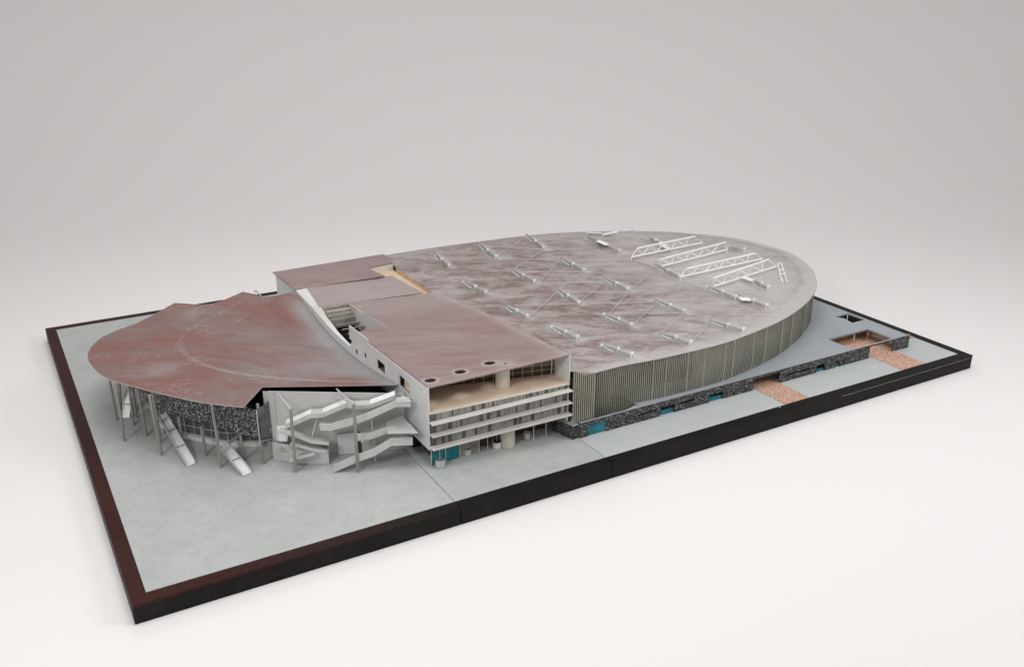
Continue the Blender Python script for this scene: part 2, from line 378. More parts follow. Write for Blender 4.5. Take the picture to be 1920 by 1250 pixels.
for _ in range(9):
    q = PY(1459+rr_.uniform(-6, 6), 757+rr_.uniform(-7, 7), -0.0004); m.box((q.x-0.0008, -0.0007, q.z-0.0008), (q.x+0.0008, 0.0003, q.z+0.0008))
m.build('paint_chips', 'white', board)
# white edge scratch on front rim
m = MB()
for x0_, x1_ in ((1.84, 2.388),): m.bar((x0_, -0.0002, -0.0064), (x1_, -0.0002, -0.0064), 0.0004, 0.0005)
m.build('edge_scratch', 'ringspray', board)

# ================================================================== OVAL HALL
ZR = 0.155
hall = thing('exhibition_hall', (1.6, 0.8, 0), 'long hall with half-oval mottled silver roof and fluted translucent walls', 'hall building')
edge_px = [(1125,696),(1168,685),(1250,669),(1350,645),(1405,626),(1450,607),(1480,590),(1503,573),(1520,556),(1530,540),(1532,527),(1525,505),(1510,489),(1490,475),(1467,465),(1440,457),(1410,449),(1380,443),(1340,438),(1300,434.5),(1250,431),(1200,430),(1150,430),(1100,431),(1050,433),(1000,437),(950,442.5),(900,449),(800,462.5),(722,475)]
oval = [P(x, y, ZR) for x, y in edge_px]
oed = [P(741,500.5,ZR), P(784,529.5,ZR), P(822,555.5,ZR)]
oval_s = cr([V((p.x, p.y)) for p in oval], 6)
cpx = [P(1071, 693.5, 0.166), P(1080, 696, 0.167), P(1096, 703.5, 0.167)]
roof_out = [(1.0535, cpx[0].y+0.004)] + [(p.x, p.y) for p in cpx] + [tuple(p) for p in oval_s] + [(p.x, p.y) for p in oed] + [(1.0535, 0.80)]
OC = (1.2, 0.78)
ring = [tuple(p) for p in oval_s]
def edge_d(x, y): return segdist((x, y), ring)
def z_oval(x, y):
    d = edge_d(x, y); z = ZR
    back = sm01((y-0.55)/0.2) ; right = sm01((x-1.7)/0.3); k = max(back, right*0.8)
    w = 0.055
    if d < w: z -= 0.0075*k*(1-d/w)**1.0
    z -= 0.0016*max(k, 0.0)*math.exp(-((d-w)/0.005)**2)
    z += 0.0125*math.exp(-(((x-1.083)/0.035)**2+((y-0.155)/0.05)**2))
    return z
def spray_glare_oval(x, y):
    d = edge_d(x, y)
    s = -0.12 + 0.42*sm01((x-1.15)/0.85) + 0.22*sm01((0.55-y)/0.35)
    s += 0.42*math.exp(-(d/0.035)**2)*sm01((1.3-y)/0.4)
    s += 0.5*math.exp(-(((x-1.98)/0.22)**2+((y-0.66)/0.3)**2))  # silver around the trusses, with a glare painted into it
    for (ax, ay), (bx, by) in FL: s += 0.5*math.exp(-(segdist((x-0.012, y), [(ax, ay), (bx, by)])/0.016)**2)
    return sm01(s)
def dark_oval(x, y):  # darker beside each fin, along the groove and on the rear brim
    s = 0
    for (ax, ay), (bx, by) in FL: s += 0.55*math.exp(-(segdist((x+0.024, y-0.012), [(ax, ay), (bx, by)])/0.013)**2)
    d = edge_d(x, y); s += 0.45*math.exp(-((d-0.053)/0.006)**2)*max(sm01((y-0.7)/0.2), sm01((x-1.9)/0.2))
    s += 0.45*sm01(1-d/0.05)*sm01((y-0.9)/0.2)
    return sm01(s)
# roof fins measured on the roof plane: (pixel ends, pixel brackets)
FINS = {
 'L5': (812,477,843,503), 'L4': (869,531,912,553), 'L3': (945,576,990,598), 'L2': (1034,616,1084,638), 'L1': (1128,650,1186,670),
 'M5': (896,459,931,486), 'M4': (957,508,1003,532), 'M3': (1042,544,1086,573), 'M2': (1132,592,1185,614), 'M1': (1235,627,1296,647),
 'R5': (986,442,1020,469), 'R4': (1050,487,1096,511), 'R3': (1131,524,1178,547), 'R2': (1226,565,1284,588), 'R1': (1329,604,1395,623),
 'T6': (1100,446,1163,475), 'T5': (1217,448,1240,460), 'T4': (1226,498,1275,523), 'T3': (1325,540,1381,562), 'T2': (1383,557,1439,578), 'T1': (1414,529,1441,543), 'T7': (1367,466,1396,472)}
FL = []
for k, q in FINS.items():
    a, b = P(q[0], q[1], ZR), P(q[2], q[3], ZR); FL.append(((a.x, a.y), (b.x, b.y)))
m = plate(roof_out, [], 0.0135, lambda x, y: V((x, y, z_oval(x, y))), lambda x, y: V((x, y, z_oval(x, y)-0.0022)), {'spray': spray_glare_oval, 'dark_mask': dark_oval}, True)
m.build('roof', 'oval', hall)
m = MB()
for a, b in zip(ring, ring[1:]): m.bar((a[0], a[1], z_oval(*a)-0.0006), (b[0], b[1], z_oval(*b)-0.0006), 0.0008, 0.0016)
m.build('edge_trim', 'seam2', hall)
# fluted walls: follows the roof edge a little inside it
def offset(pl, d):
    out = []
    for i, p in enumerate(pl):
        a = pl[max(0, i-1)]; b = pl[min(len(pl)-1, i+1)]; t = (V(b)-V(a)).normalized(); out.append(V((p[0]-t.y*d, p[1]+t.x*d)))
    return out
wall_line = [p for p in offset([V(p) for p in ring], 0.007)]
wall_line = [V((1.128, wall_line[8].y+0.004))] + [p for p in wall_line if p.x > 1.14 or p.y > 1]
def arclen(pl):
    L = [0]
    for a, b in zip(pl, pl[1:]): L.append(L[-1]+(V(b)-V(a)).length)
    return L
AL = arclen(wall_line)
def at_s(s):
    for i in range(len(AL)-1):
        if AL[i+1] >= s:
            t = (s-AL[i])/(AL[i+1]-AL[i]); p = wall_line[i].lerp(wall_line[i+1], t); d = (wall_line[i+1]-wall_line[i]).normalized(); return p, d
    return wall_line[-1], (wall_line[-1]-wall_line[-2]).normalized()
def corrugated(s0, s1, z0, ztop, pitch=0.0060, amp=0.0016):
    m = MB(); n = max(4, int((s1-s0)/pitch*4)); A = []; B = []
    for i in range(n+1):
        s = s0+(s1-s0)*i/n; p, d = at_s(s); o = V((d.y, -d.x))*(amp*(0, 1, 0, -1)[i % 4]); q = p+o
        A.append(V((q.x, q.y, z0))); B.append(V((q.x, q.y, ztop(q.x, q.y))))
    return m.strip(A, B)
ztop = lambda x, y: z_oval(x, y)-0.0030
seam_px = [(1205.6,740),(1244,744),(1283,733),(1314,724),(1350,712),(1368,706.5),(1408,693),(1437,684),(1479,669),(1494,653)]
def s_of(pt):
    best = (9, 0)
    s = 0
    while s < AL[-1]:
        p, d = at_s(s); e = (p-V((pt.x, pt.y))).length
        if e < best[0]: best = (e, s)
        s += 0.004
    return best[1]
seams = sorted(set([0.0]+[s_of(P(x, y, 0.038)) for x, y in seam_px]))
while seams[-1]+0.16 < AL[-1]: seams.append(seams[-1]+0.13)
seams.append(AL[-1])
for a, b in zip(seams, seams[1:]):
    if b-a < 0.01: continue
    wp = corrugated(a+0.0008, b-0.0008, 0.001, ztop).build('wall_panel', 'fluted', hall)
    m = MB(); s_ = a+0.0030
    while s_ < b-0.002:
        p, d = at_s(s_); o = V((d.y, -d.x))*0.0016; q = p+o; w_ = d*0.00085
        m.add([(q.x-w_.x, q.y-w_.y, 0.002), (q.x+w_.x, q.y+w_.y, 0.002), (q.x+w_.x, q.y+w_.y, ztop(q.x, q.y)), (q.x-w_.x, q.y-w_.y, ztop(q.x, q.y))], [(0, 1, 2, 3)]); s_ += 0.0060
    m.build('lit_ridges', 'ridge_lit', wp)  # pale strips: light catching the flutes, put into colour
for s in seams[1:-1]:
    p, d = at_s(s); o = V((d.y, -d.x))*0.0016
    MB().bar((p.x+o.x, p.y+o.y, 0.02), (p.x+o.x, p.y+o.y, ztop(p.x, p.y)), 0.0009, 0.0009).build('seam_strip', 'seam', hall)
zpl, zpr = PY(1070, 698, 0.149).z, PY(1112, 701, 0.149).z
print('ENDPANEL', zpl, zpr)
# fluted end panel by the slab block
m = MB(); A = []; B = []
for i in range(61):
    x = 1.0525+0.064*i/60; y = 0.146+0.0010*(0, 1, 0, -1)[i % 4]; A.append(V((x, y+0.002, 0.004))); B.append(V((x, y+0.002, lerp_(zpl, zpr, (x-1.0525)/0.064))))
for i in range(25):
    y = 0.148+0.024*i/24; x = 1.1168+0.0008*(0, 1, 0, -1)[i % 4]; A.append(V((x, y, 0.004))); B.append(V((x, y, 0.1545)))
pl_ = m.strip(A, B).build('end_panel', 'fluted', hall)
m = MB()
for i in range(11):
    x = 1.0555+i*0.0060; zt_ = lerp_(zpl, zpr, (x-1.0525)/0.064)-0.0005; m.box((x-0.0009, 0.1462, 0.004), (x+0.0009, 0.1468, zt_))
m.build('lit_ridges', 'ridge_lit', pl_)  # same pale strips for the light on the end panel's flutes
# inside of the hall: dark seating block, teal screens, posts
inner = [V((p.x, p.y)) for p in offset([V(p) for p in ring], 0.075)]
inner = [p for p in inner if p.x > 1.10 and 0.2 < p.y][::4]; inner_r = [p for p in inner if p.x > 1.50]; inner = [p for p in inner if p.x <= 1.50]
lo_, hi_ = [p for p in inner if p.y < 0.78], [p for p in inner if p.y >= 0.78]
MB().prism([(1.075, lo_[0].y)]+[tuple(p) for p in lo_]+[(1.50, lo_[-1].y), (1.50, hi_[0].y)]+[tuple(p) for p in hi_]+[(1.075, hi_[-1].y)], 0.0395, 0.118).build('interior_block', 'brown', hall)
MB().prism([(1.503, inner_r[0].y)]+[tuple(p) for p in inner_r]+[(1.503, inner_r[-1].y)], 0.0395, 0.120).build('interior_block', 'pale', hall)  # added pale block, lightens the right wall as if light came through
for (xa, ya), (xb, yb), z0, z1 in (((1395,690),(1436,676),0.0385,0.085), ((1376,706),(1395,700),0.0385,0.055)):
    a = P(xa, ya, z0); b = P(xb, yb, z0); nrm = V((-(b.y-a.y), b.x-a.x, 0)).normalized()*0.009
    MB().slab([a+nrm, b+nrm], [V((a.x, a.y, z1))+nrm, V((b.x, b.y, z1))+nrm], nrm*0.1).build('teal_screen', 'teal', hall)
MB().slab([V((1.135,0.183,0.002)), V((1.20,0.183,0.002))], [V((1.135,0.183,0.066)), V((1.20,0.183,0.066))], V((0,0.002,0))).build('teal_screen', 'teal', hall)
MB().box((1.058, 0.168, 0.001), (1.062, 1.36, 0.151)).build('party_wall', 'dark', hall)

# ================================================================== PODIUM
pod = thing('podium', (1.7, 0.14, 0), 'low blue-grey deck with speckled black front wall running past the oval hall', 'podium')
ZD = 0.0385
H1 = [(2.042, 0.1475), (2.2165, 0.1475), (2.2165, 0.2435), (2.042, 0.2435)]
H2 = [(2.212, 0.304), (2.2745, 0.304), (2.2745, 0.373), (2.212, 0.373)]
flat([(1.262, 0.1442), (1.283, 0.1442), (2.2835, 0.1442), (2.2835, 1.55), (1.262, 1.55)], [H1, H2], ZD-0.0045, ZD).build('deck', 'deck', pod)
fx = lambda px, py: PY(px, py, 0.14).x
zf = 0.0412
holes = [
 [(fx(1103,812), 0.0), (fx(1136,805), 0.0), (fx(1136,805), 0.029), (fx(1103,812), 0.029)],
 [(1.250, 0.018), (1.312, 0.018), (1.312, 0.0225), (1.250, 0.0225)],
 [(1.322, 0.0), (1.370, 0.0), (1.370, 0.024), (1.322, 0.024)],
 [(1.380, 0.018), (1.438, 0.018), (1.438, 0.0235), (1.380, 0.0235)],
 [(1.487, 0.0), (1.537, 0.0), (1.537, 0.022), (1.487, 0.022)],
 [(1.645, 0.0), (1.745, 0.0), (1.745, 0.033), (1.645, 0.033)],
 [(1.768, 0.016), (1.880, 0.016), (1.880, 0.021), (1.768, 0.021)],
 [(1.888, 0.0), (1.922, 0.0), (1.922, 0.022), (1.888, 0.022)],
 [(1.966, 0.0), (1.985, 0.0), (1.985, 0.018), (1.966, 0.018)],
 [(1.996, 0.006), (2.006, 0.006), (2.006, 0.023), (1.996, 0.023)],
 [(2.108, 0.0), (2.212, 0.0), (2.212, 0.036), (2.108, 0.036)]]
out = [(1.0735, 0.0005)]
for h in holes:
    if h[0][1] == 0.0: out += [(h[0][0], 0.0005), (h[0][0], h[2][1]), (h[1][0], h[2][1]), (h[1][0], 0.0005)]
out += [(2.2835, 0.0005), (2.2835, zf), (1.0735, zf)]
plate(out, [h for h in holes if h[0][1] > 0], None, lambda x, z: V((x, 0.1400, z)), lambda x, z: V((x, 0.1438, z))).build('front_wall', 'stone', pod)
MB().box((1.0735, 0.1396, zf+0.0002), (2.2835, 0.1440, zf+0.0012)).build('coping', 'deck', pod)
for a, b, h in ((fx(1103,812)-.001, fx(1136,805)+.001, 0.027), (1.322, 1.370, 0.012), (1.487, 1.537, 0.011), (1.888, 1.922, 0.008), (1.966, 1.985, 0.009)):
    MB().box((a, 0.1420 if h > 0.02 else 0.1446, 0.001), (b, 0.1433 if h > 0.02 else 0.146, h)).build('teal_pane', 'teal', pod)
MB().box((2.2795, 0.1445, 0.0005), (2.2835, 0.21, ZD-0.0048)).build('end_wall', 'stone', pod)
MB().box((1.30, 0.175, 0.0005), (1.62, 0.178, ZD-0.005)).build('inner_wall', 'dark', pod)
MB().box((1.775, 0.170, 0.0005), (2.03, 0.173, ZD-0.005)).build('inner_wall', 'dark', pod)
MB().box((1.62, 0.30, 0.0005), (1.775, 0.303, ZD-0.005)).build('inner_wall', 'brown', pod)
MB().box((2.0, 0.290, 0.001), (2.28, 0.293, ZD-0.005)).build('inner_wall', 'wood', pod)
MB().box((2.262, 0.1445, 0.001), (2.266, 0.2895, ZD-0.005)).build('inner_wall', 'wood', pod)
for bx, by in ((1600,641),(1626.5,634),(1658,641)):
    p = P(bx, by); MB().tube((p.x, p.y, 0.0005), (p.x, p.y, ZD-0.0046), 0.0024).build('post', 'silver', pod)
# pit ramps
MB().hexa([(2.2125, 0.3045, ZD-0.003), (2.236, 0.3045, 0.026), (2.258, 0.3725, 0.022), (2.2125, 0.3725, ZD-0.003)], [(2.2125, 0.3045, ZD-0.001), (2.236, 0.3045, 0.028), (2.258, 0.3725, 0.024), (2.2125, 0.3725, ZD-0.001)]).build('pit_ramp', 'greywall', pod)
MB().box((2.2125, 0.3045, 0.0014), (2.2745, 0.3725, 0.0024)).build('pit_floor', 'dark', pod)
MB().box((2.276, 0.3045, 0.0014), (2.278, 0.3725, ZD-0.005)).build('pit_wall', 'dark', pod)
MB().box((2.2125, 0.3745, 0.0014), (2.2745, 0.3765, ZD-0.005)).build('pit_wall', 'dark', pod)
MB().box((2.205, 0.296, 0.001), (2.285, 0.302, ZD-0.005)).build('pit_wall', 'dark', pod)
MB().hexa([(1.20, 0.146, 0.020), (1.262, 0.146, ZD-0.005), (1.262, 0.166, ZD-0.005), (1.20, 0.166, 0.020)], [(1.20, 0.146, 0.022), (1.262, 0.146, ZD-0.003), (1.262, 0.166, ZD-0.003), (1.20, 0.166, 0.022)]).build('pit_ramp', 'greywall', pod)
sb = thing('stone_block', (1.06, 0.16, 0), 'small speckled black block with grey top at the corner beside the podium wall', 'block')
MB().prism([(1.053, 0.1435), (1.0705, 0.1435), (1.0705, 0.21), (1.035, 0.21)], 0.0006, 0.0365).build('body', 'stone', sb)
MB().prism([(1.053, 0.1435), (1.0705, 0.1435), (1.0705, 0.21), (1.035, 0.21)], 0.0366, 0.0376).build('top', 'greywall', sb)

# ================================================================== SLAB BLOCK
XL, XR = 0.690, 1.050
YF0, YF1 = 0.189, 0.160          # front edge y at left and right
yf = lambda x: YF0+(YF1-YF0)*(x-XL)/(XR-XL)
blk = thing('conference_block', (0.87, 0.6, 0), 'flat mauve-roofed slab block with open terrace and white balconies', 'office block')
def lerp(a, b, t): return a+(b-a)*t
def pw(x, pts):
    if x <= pts[0][0]: return pts[0][1]
    for (a, b), (c, d) in zip(pts, pts[1:]):
        if x <= c: t = (x-a)/(c-a); return b+(d-b)*t
    return pts[-1][1]
zl = lambda y: pw(y, [(0.189, 0.2045), (0.55, 0.190), (0.66, 0.184), (0.80, 0.168), (0.92, 0.157), (1.4, 0.155)])
zr = lambda y: pw(y, [(0.160, 0.2215), (0.466, 0.202), (0.643, 0.189), (0.75, 0.174), (0.89, 0.1585), (1.4, 0.1585)])
zroof = lambda x, y: lerp(zl(y), zr(y), (x-XL)/(XR-XL))
def circ(c, r, n=28, k=1.0): return [(c[0]+r*math.cos(2*math.pi*i/n), c[1]+r*k*math.sin(2*math.pi*i/n)) for i in range(n)]
port = []
for px, py, r in ((807,713,0.0138), (863,697,0.0138), (918,680.5,0.0138), (948,681,0.0045)):
    z = 0.205
    for _ in range(5): p = P(px, py, z); z = zroof(p.x, p.y)
    port.append((p.x, p.y, z, r))
nookc = [P(707,611,0.176), P(668,618,0.184), P(655,568,0.160)]
NX = 0.782
main_out = [(XL, YF0), (XR, YF1), (XR, 0.905), (NX-0.002, 0.945), (NX, 0.655), (0.722, 0.655), (0.722, 0.640), (XL, 0.640)]
def spray_blk(x, y):
    s = 0.16+0.25*math.exp(-((y-0.86)/0.12)**2)+0.4*math.exp(-((x-XR)/0.02)**2)+0.3*math.exp(-((y-yf(x))/0.02)**2)
    for px, py, pz, r in port[:3]: s += 0.75*math.exp(-((math.hypot(x-px, y-py)-r)/0.006)**2)
    px, py, pz, r = port[3]; s += 0.6*math.exp(-(math.hypot(x-px, y-py)/0.022)**2)
    return sm01(s)
zero = lambda x, y: 0.0
plate(main_out, [circ(p[:2], p[3]) for p in port], 0.011, lambda x, y: V((x, y, zroof(x, y))), lambda x, y: V((x, y, zroof(x, y)-0.003)), {'spray': spray_blk, 'dark_mask': zero}, True).build('roof', 'block', blk)
for p in port[:3]:
    m = MB(); o_, i_ = circ(p[:2], p[3]+0.0022), circ(p[:2], p[3]+0.0001); z = p[2]
    n = len(o_)
    m.add([(x, y, zroof(x, y)+0.0002) for x, y in o_]+[(x, y, zroof(x, y)+0.0012) for x, y in i_]+[(x, y, zroof(x, y)-0.002) for x, y in i_],
          [(i, (i+1) % n, n+(i+1) % n, n+i) for i in range(n)]+[(n+i, n+(i+1) % n, 2*n+(i+1) % n, 2*n+i) for i in range(n)], True)
    m.build('porthole_ring', 'ringspray', blk)
    MB().strip([V((x, y, zroof(x, y)-0.0021)) for x, y in i_+i_[:1]], [V((x, y, zroof(x, y)-0.020)) for x, y in i_+i_[:1]]).build('porthole_sleeve', 'brown', blk)
# lower middle roof and rear roof
S2 = [(0.704, 0.900), (NX-0.003, 0.948), (1.028, 0.916), (0.985, 1.118), (0.722, 1.146)]
def s2z(x, y): return 0.156
rcorn = [P(788,546,0.1565), P(735,516.5,0.1565)]
plate([(0.700, 0.965), (0.704, 0.955), (0.778, 0.948), (rcorn[0].x, 0.925), (rcorn[0].x, rcorn[0].y), (rcorn[1].x, rcorn[1].y), (0.722, 1.148)], [], 0.02, lambda x, y: V((x, y, 0.1565)), lambda x, y: V((x, y, 0.1545)), {'spray': lambda x, y: 0.62, 'dark_mask': zero}, True).build('lower_roof', 'block', blk)
RB = [(0.682, 1.1515), (0.958, 1.118), (0.958, 1.232), (1.045, 1.224), (1.047, 1.352), (1.045, 1.39), (0.677, 1.385)]
rz = lambda x, y: 0.1555+0.010*sm01((x-0.682)/0.36)
ra = [P(511,510,0.1555), P(720,476,0.166), P(737,492,0.166), P(690,503,0.163), P(722,519,0.160), P(553,543,0.1555)]
rear = [(p.x, p.y) for p in ra]
plate(rear, [], 0.02, lambda x, y: V((x, y, rz(x, y))), lambda x, y: V((x, y, rz(x, y)-0.003)), {'spray': lambda x, y: 0.22, 'dark_mask': zero}, True).build('rear_roof', 'block', blk)
# orange wood recess floor
MB().box((0.90, 0.90, 0.138), (1.049, 1.30, 0.140)).build('recess_floor', 'wood2', blk)
a, b = ra[2], ra[3]
MB().slab([(b.x, b.y, 0.1402), (a.x, a.y, 0.1402)], [(b.x, b.y, rz(b.x, b.y)-0.0032), (a.x, a.y, rz(a.x, a.y)-0.0032)], (0, 0.002, 0)).build('recess_wall', 'cream', blk)
MB().slab([(oed[0].x+0.002, oed[0].y, 0.1402), (oed[1].x+0.002, oed[1].y, 0.1402), (oed[2].x+0.001, oed[2].y, 0.1402)], [(oed[0].x+0.002, oed[0].y, 0.1527), (oed[1].x+0.002, oed[1].y, 0.1527), (oed[2].x+0.001, oed[2].y, 0.1527)], (0.0018, 0, 0)).build('recess_wall', 'wood2', blk)
MB().slab([(0.9585, 1.112, 0.1402), (0.9585, 1.225, 0.1402)], [(0.9585, 1.112, 0.158), (0.9585, 1.225, 0.158)], (0.0018, 0, 0)).build('recess_wall', 'cream', blk)
# left side wall with openings, profile dips beside the shell roof
zw = lambda y: pw(y, [(0.189, zl(0.189)-0.0031), (0.548, zl(0.548)-0.0031), (0.5482, 0.1925), (0.66, 0.1925), (0.6602, 0.112), (0.70, 0.112), (0.80, 0.128), (0.93, 0.149), (1.0, 0.1535), (1.15, 0.1535)])
side = [(0.189, 0.0455), (0.189, zw(0.189)), (0.548, zw(0.548)), (0.548, 0.197), (0.684, 0.1915), (0.684, 0.1285), (0.74, 0.1285), (0.80, 0.129), (0.86, 0.1315), (0.93, 0.139), (1.0, 0.1465), (1.15, 0.1525), (rear[0][1], 0.1525), (rear[0][1], 0.0), (1.15, 0.0), (0.45, 0.0), (0.40, 0.03), (0.30, 0.0455)]
def yz(px, py): p = PX(px, py, XL); return (p.y, p.z)
sh = []
for (cx_, cy_, w_, h_) in ((659,640,3.2,12), (670,659,3.4,11), (686.5,666,3.0,12)):
    y0, z0 = yz(cx_-w_/2, cy_+h_/2); y1, z1 = yz(cx_+w_/2, cy_-h_/2); zc = (z0+z1)/2; sh.append([(y1, zc-0.0075), (y0, zc-0.0075), (y0, zc+0.0075), (y1, zc+0.0075)])
for (x0, y0, x1, y1) in ((709.5,689,723,686), (751,722,770,726)):
    a = yz(x0, y0); b = yz(x0, y0-(17 if x0 < 730 else 20)); c = yz(x1, y1)
    sh.append([(c[0], a[1]), (a[0], a[1]), (a[0], b[1]), (c[0], b[1])])
plate(side, sh, None, lambda y, z: V((XL-0.0025, y, z)), lambda y, z: V((XL, y, z))).build('side_wall', 'wall', blk)
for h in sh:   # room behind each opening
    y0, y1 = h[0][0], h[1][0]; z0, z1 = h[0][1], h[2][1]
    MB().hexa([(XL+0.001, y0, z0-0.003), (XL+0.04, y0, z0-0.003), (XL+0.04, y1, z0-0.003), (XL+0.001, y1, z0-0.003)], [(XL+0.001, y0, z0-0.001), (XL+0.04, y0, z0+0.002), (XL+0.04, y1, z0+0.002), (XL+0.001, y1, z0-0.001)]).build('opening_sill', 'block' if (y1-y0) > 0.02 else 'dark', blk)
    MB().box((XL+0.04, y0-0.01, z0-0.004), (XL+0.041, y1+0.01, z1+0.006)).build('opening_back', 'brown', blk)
MB().bar((XL-0.0045, 0.2, 0.165), (XL-0.0045, 0.2, 0.166), 0.001, 0.001)
# white wedge between shell edge and lower roof
wa = [(XL, 1.150, 0.1530), (XL, 1.0, 0.1466), (XL, 0.93, 0.1391), (XL, 0.86, 0.1316), (XL, 0.80, 0.1291), (XL, 0.686, 0.1286)]
wb = [(0.7215, 1.148, 0.1558), (0.708, 1.0, 0.1558), (0.7035, 0.955, 0.1558), (0.7010, 0.90, 0.1420), (0.6975, 0.80, 0.1305), (0.6935, 0.686, 0.1290)]
MB().strip(wa, wb).build('eaves_strip', 'white', blk)
# nook: side wall, glazed box, maroon slats
plate([(0.655, 0.105), (0.655, zroof(NX, 0.655)-0.0005), (0.80, zroof(NX, 0.80)-0.0005), (0.945, zroof(NX, 0.944)-0.0005), (0.945, 0.105)], [], None, lambda y, z: V((NX-0.0015, y, z)), lambda y, z: V((NX, y, z))).build('nook_wall', 'white', blk)
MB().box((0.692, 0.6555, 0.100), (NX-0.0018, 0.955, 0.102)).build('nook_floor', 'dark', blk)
gx0, gx1 = 0.704, 0.778
MB().box((gx0, 0.935, 0.1300), (gx1, 0.9545, 0.1568)).build('nook_step', 'lid', blk)
for y0, y1, z in ((0.918, 0.9345, 0.1500), (0.901, 0.9175, 0.1430), (0.884, 0.9005, 0.1360)):
    MB().box((gx0, y0, 0.110), (gx1, y1, z)).build('nook_step', 'step', blk)
    MB().box((gx0, y0-0.0008, z-0.0012), (gx1, y0+0.0006, z+0.0012)).build('step_edge', 'cream', blk)
MB().box((gx0-0.0012, 0.884, 0.128), (gx0-0.0002, 0.955, 0.1575)).build('nook_pane', 'clear', blk)
MB().box((gx0, 0.8825, 0.128), (gx1, 0.8835, 0.1575)).build('nook_pane', 'clear', blk)
for i in range(5):
    y = 0.848-i*0.038; z = 0.1315
    MB().hexa([(0.712+0.002*i, y+0.004, z-0.004), (gx1, y+0.004, z-0.004), (gx1, y+0.028, z-0.014), (0.712+0.002*i, y+0.028, z-0.014)], [(0.712+0.002*i, y+0.004, z-0.003), (gx1, y+0.004, z-0.003), (gx1, y+0.028, z-0.013), (0.712+0.002*i, y+0.028, z-0.013)]).build('slat', 'slat', blk)
    MB().tube((0.710+0.002*i, y, z), (gx1, y, z), 0.0018, n=10).build('slat_rail', 'railpink', blk)
MB().hexa([(0.692, 0.655, 0.150), (NX-0.002, 0.655, 0.150), (NX-0.002, 0.656, 0.150), (0.692, 0.656, 0.150)], [(0.692, 0.655, 0.181), (NX-0.002, 0.655, 0.175), (NX-0.002, 0.656, 0.175), (0.692, 0.656, 0.181)]).build('nook_wall', 'dark', blk)
# front: terrace
ZT0, ZT1 = 0.1425, 0.1490
zt = lambda x: lerp(ZT0, ZT1, (x-XL)/(XR-XL))
def fr(x, d, z): return V((x, yf(x)+d, z))   # point d behind the front edge
ybl, ybr = 0.325, 0.222
ybx = lambda x: lerp(ybl, ybr, (x-XL)/(XR-XL))
MB().hexa([fr(XL, 0, ZT0-0.004), fr(XR, 0, ZT1-0.004), (XR, ybr, ZT1-0.004), (XL, ybl, ZT0-0.004)], [fr(XL, 0, ZT0), fr(XR, 0, ZT1), (XR, ybr, ZT1), (XL, ybl, ZT0)]).build('terrace_floor', 'wood', blk)
MB().hexa([fr(XL, -0.0012, ZT0-0.0055), fr(XR, -0.0012, ZT1-0.0055), fr(XR, -0.0002, ZT1-0.0055), fr(XL, -0.0002, ZT0-0.0055)], [fr(XL, -0.0012, ZT0-0.0005), fr(XR, -0.0012, ZT1-0.0005), fr(XR, -0.0002, ZT1-0.0005), fr(XL, -0.0002, ZT0-0.0005)]).build('terrace_edge', 'cream', blk)
MB().box((XR-0.0028, 0.1605, 0.0455), (XR-0.0003, 0.60, 0.1855)).build('right_wall', 'wall', blk)
MB().hexa([(XR-0.0028, 0.1605, 0.186), (XR-0.0003, 0.1605, 0.186), (XR-0.0003, 0.60, 0.186), (XR-0.0028, 0.60, 0.186)], [(XR-0.0028, 0.1605, 0.2180), (XR-0.0003, 0.1605, 0.2180), (XR-0.0003, 0.60, 0.1885), (XR-0.0028, 0.60, 0.1885)]).build('right_wall', 'wall', blk)
MB().box((XL+0.0005, 0.1935, 0.150), (XL+0.0020, ybl, 0.193)).build('terrace_lining', 'wood', blk)
# edge trims of the open front
MB().bar(V((XL-0.0012, 0.1875, 0.1415)), V((XL-0.0012, 0.1875, 0.2055)), 0.0032, 0.0022, V((0, 1, 0))).build('front_trim', 'cream', blk)
MB().bar(V((XR-0.0012, 0.1585, 0.1435)), V((XR-0.0012, 0.1585, 0.2222)), 0.0030, 0.0022, V((0, 1, 0))).build('front_trim', 'cream', blk)
MB().bar(V((XR-0.016, 0.215, 0.155)), V((XR-0.016, 0.215, 0.206)), 0.0016, 0.0016, V((0, 1, 0))).build('terrace_post', 'cream', blk)
# terrace back glazing
zc_ = lambda x: zroof(x, ybx(x))-0.0035
MB().hexa([(XL+0.002, ybl, ZT0), (XR-0.003, ybr, ZT1), (XR-0.003, ybr+0.001, ZT1), (XL+0.002, ybl+0.001, ZT0)], [(XL+0.002, ybl, zc_(XL)), (XR-0.003, ybr, zc_(XR)), (XR-0.003, ybr+0.001, zc_(XR)), (XL+0.002, ybl+0.001, zc_(XL))]).build('terrace_glazing', 'amber', blk)
for i in range(15):
    x = 0.71+i*0.0235
    MB().bar((x, ybx(x)-0.001, zt(x)), (x, ybx(x)-0.001, zc_(x)), 0.0010, 0.0010).build('glazing_bar', 'cream', blk)
for j in range(3):
    MB().bar((XL+0.003, ybl-0.0013, ZT0+0.013+j*0.0125), (XR-0.003, ybr-0.0013, ZT1+0.014+j*0.0140), 0.0009, 0.0009).build('glazing_rail', 'cream', blk)
MB().box((XL+0.002, 0.40, 0.1300), (XR-0.003, 0.402, 0.180)).build('rear_room_wall', 'wood', blk)
MB().box((XL+0.0025, 0.224, 0.1330), (XR-0.0032, 0.399, 0.1350)).build('rear_room_floor', 'wood', blk)
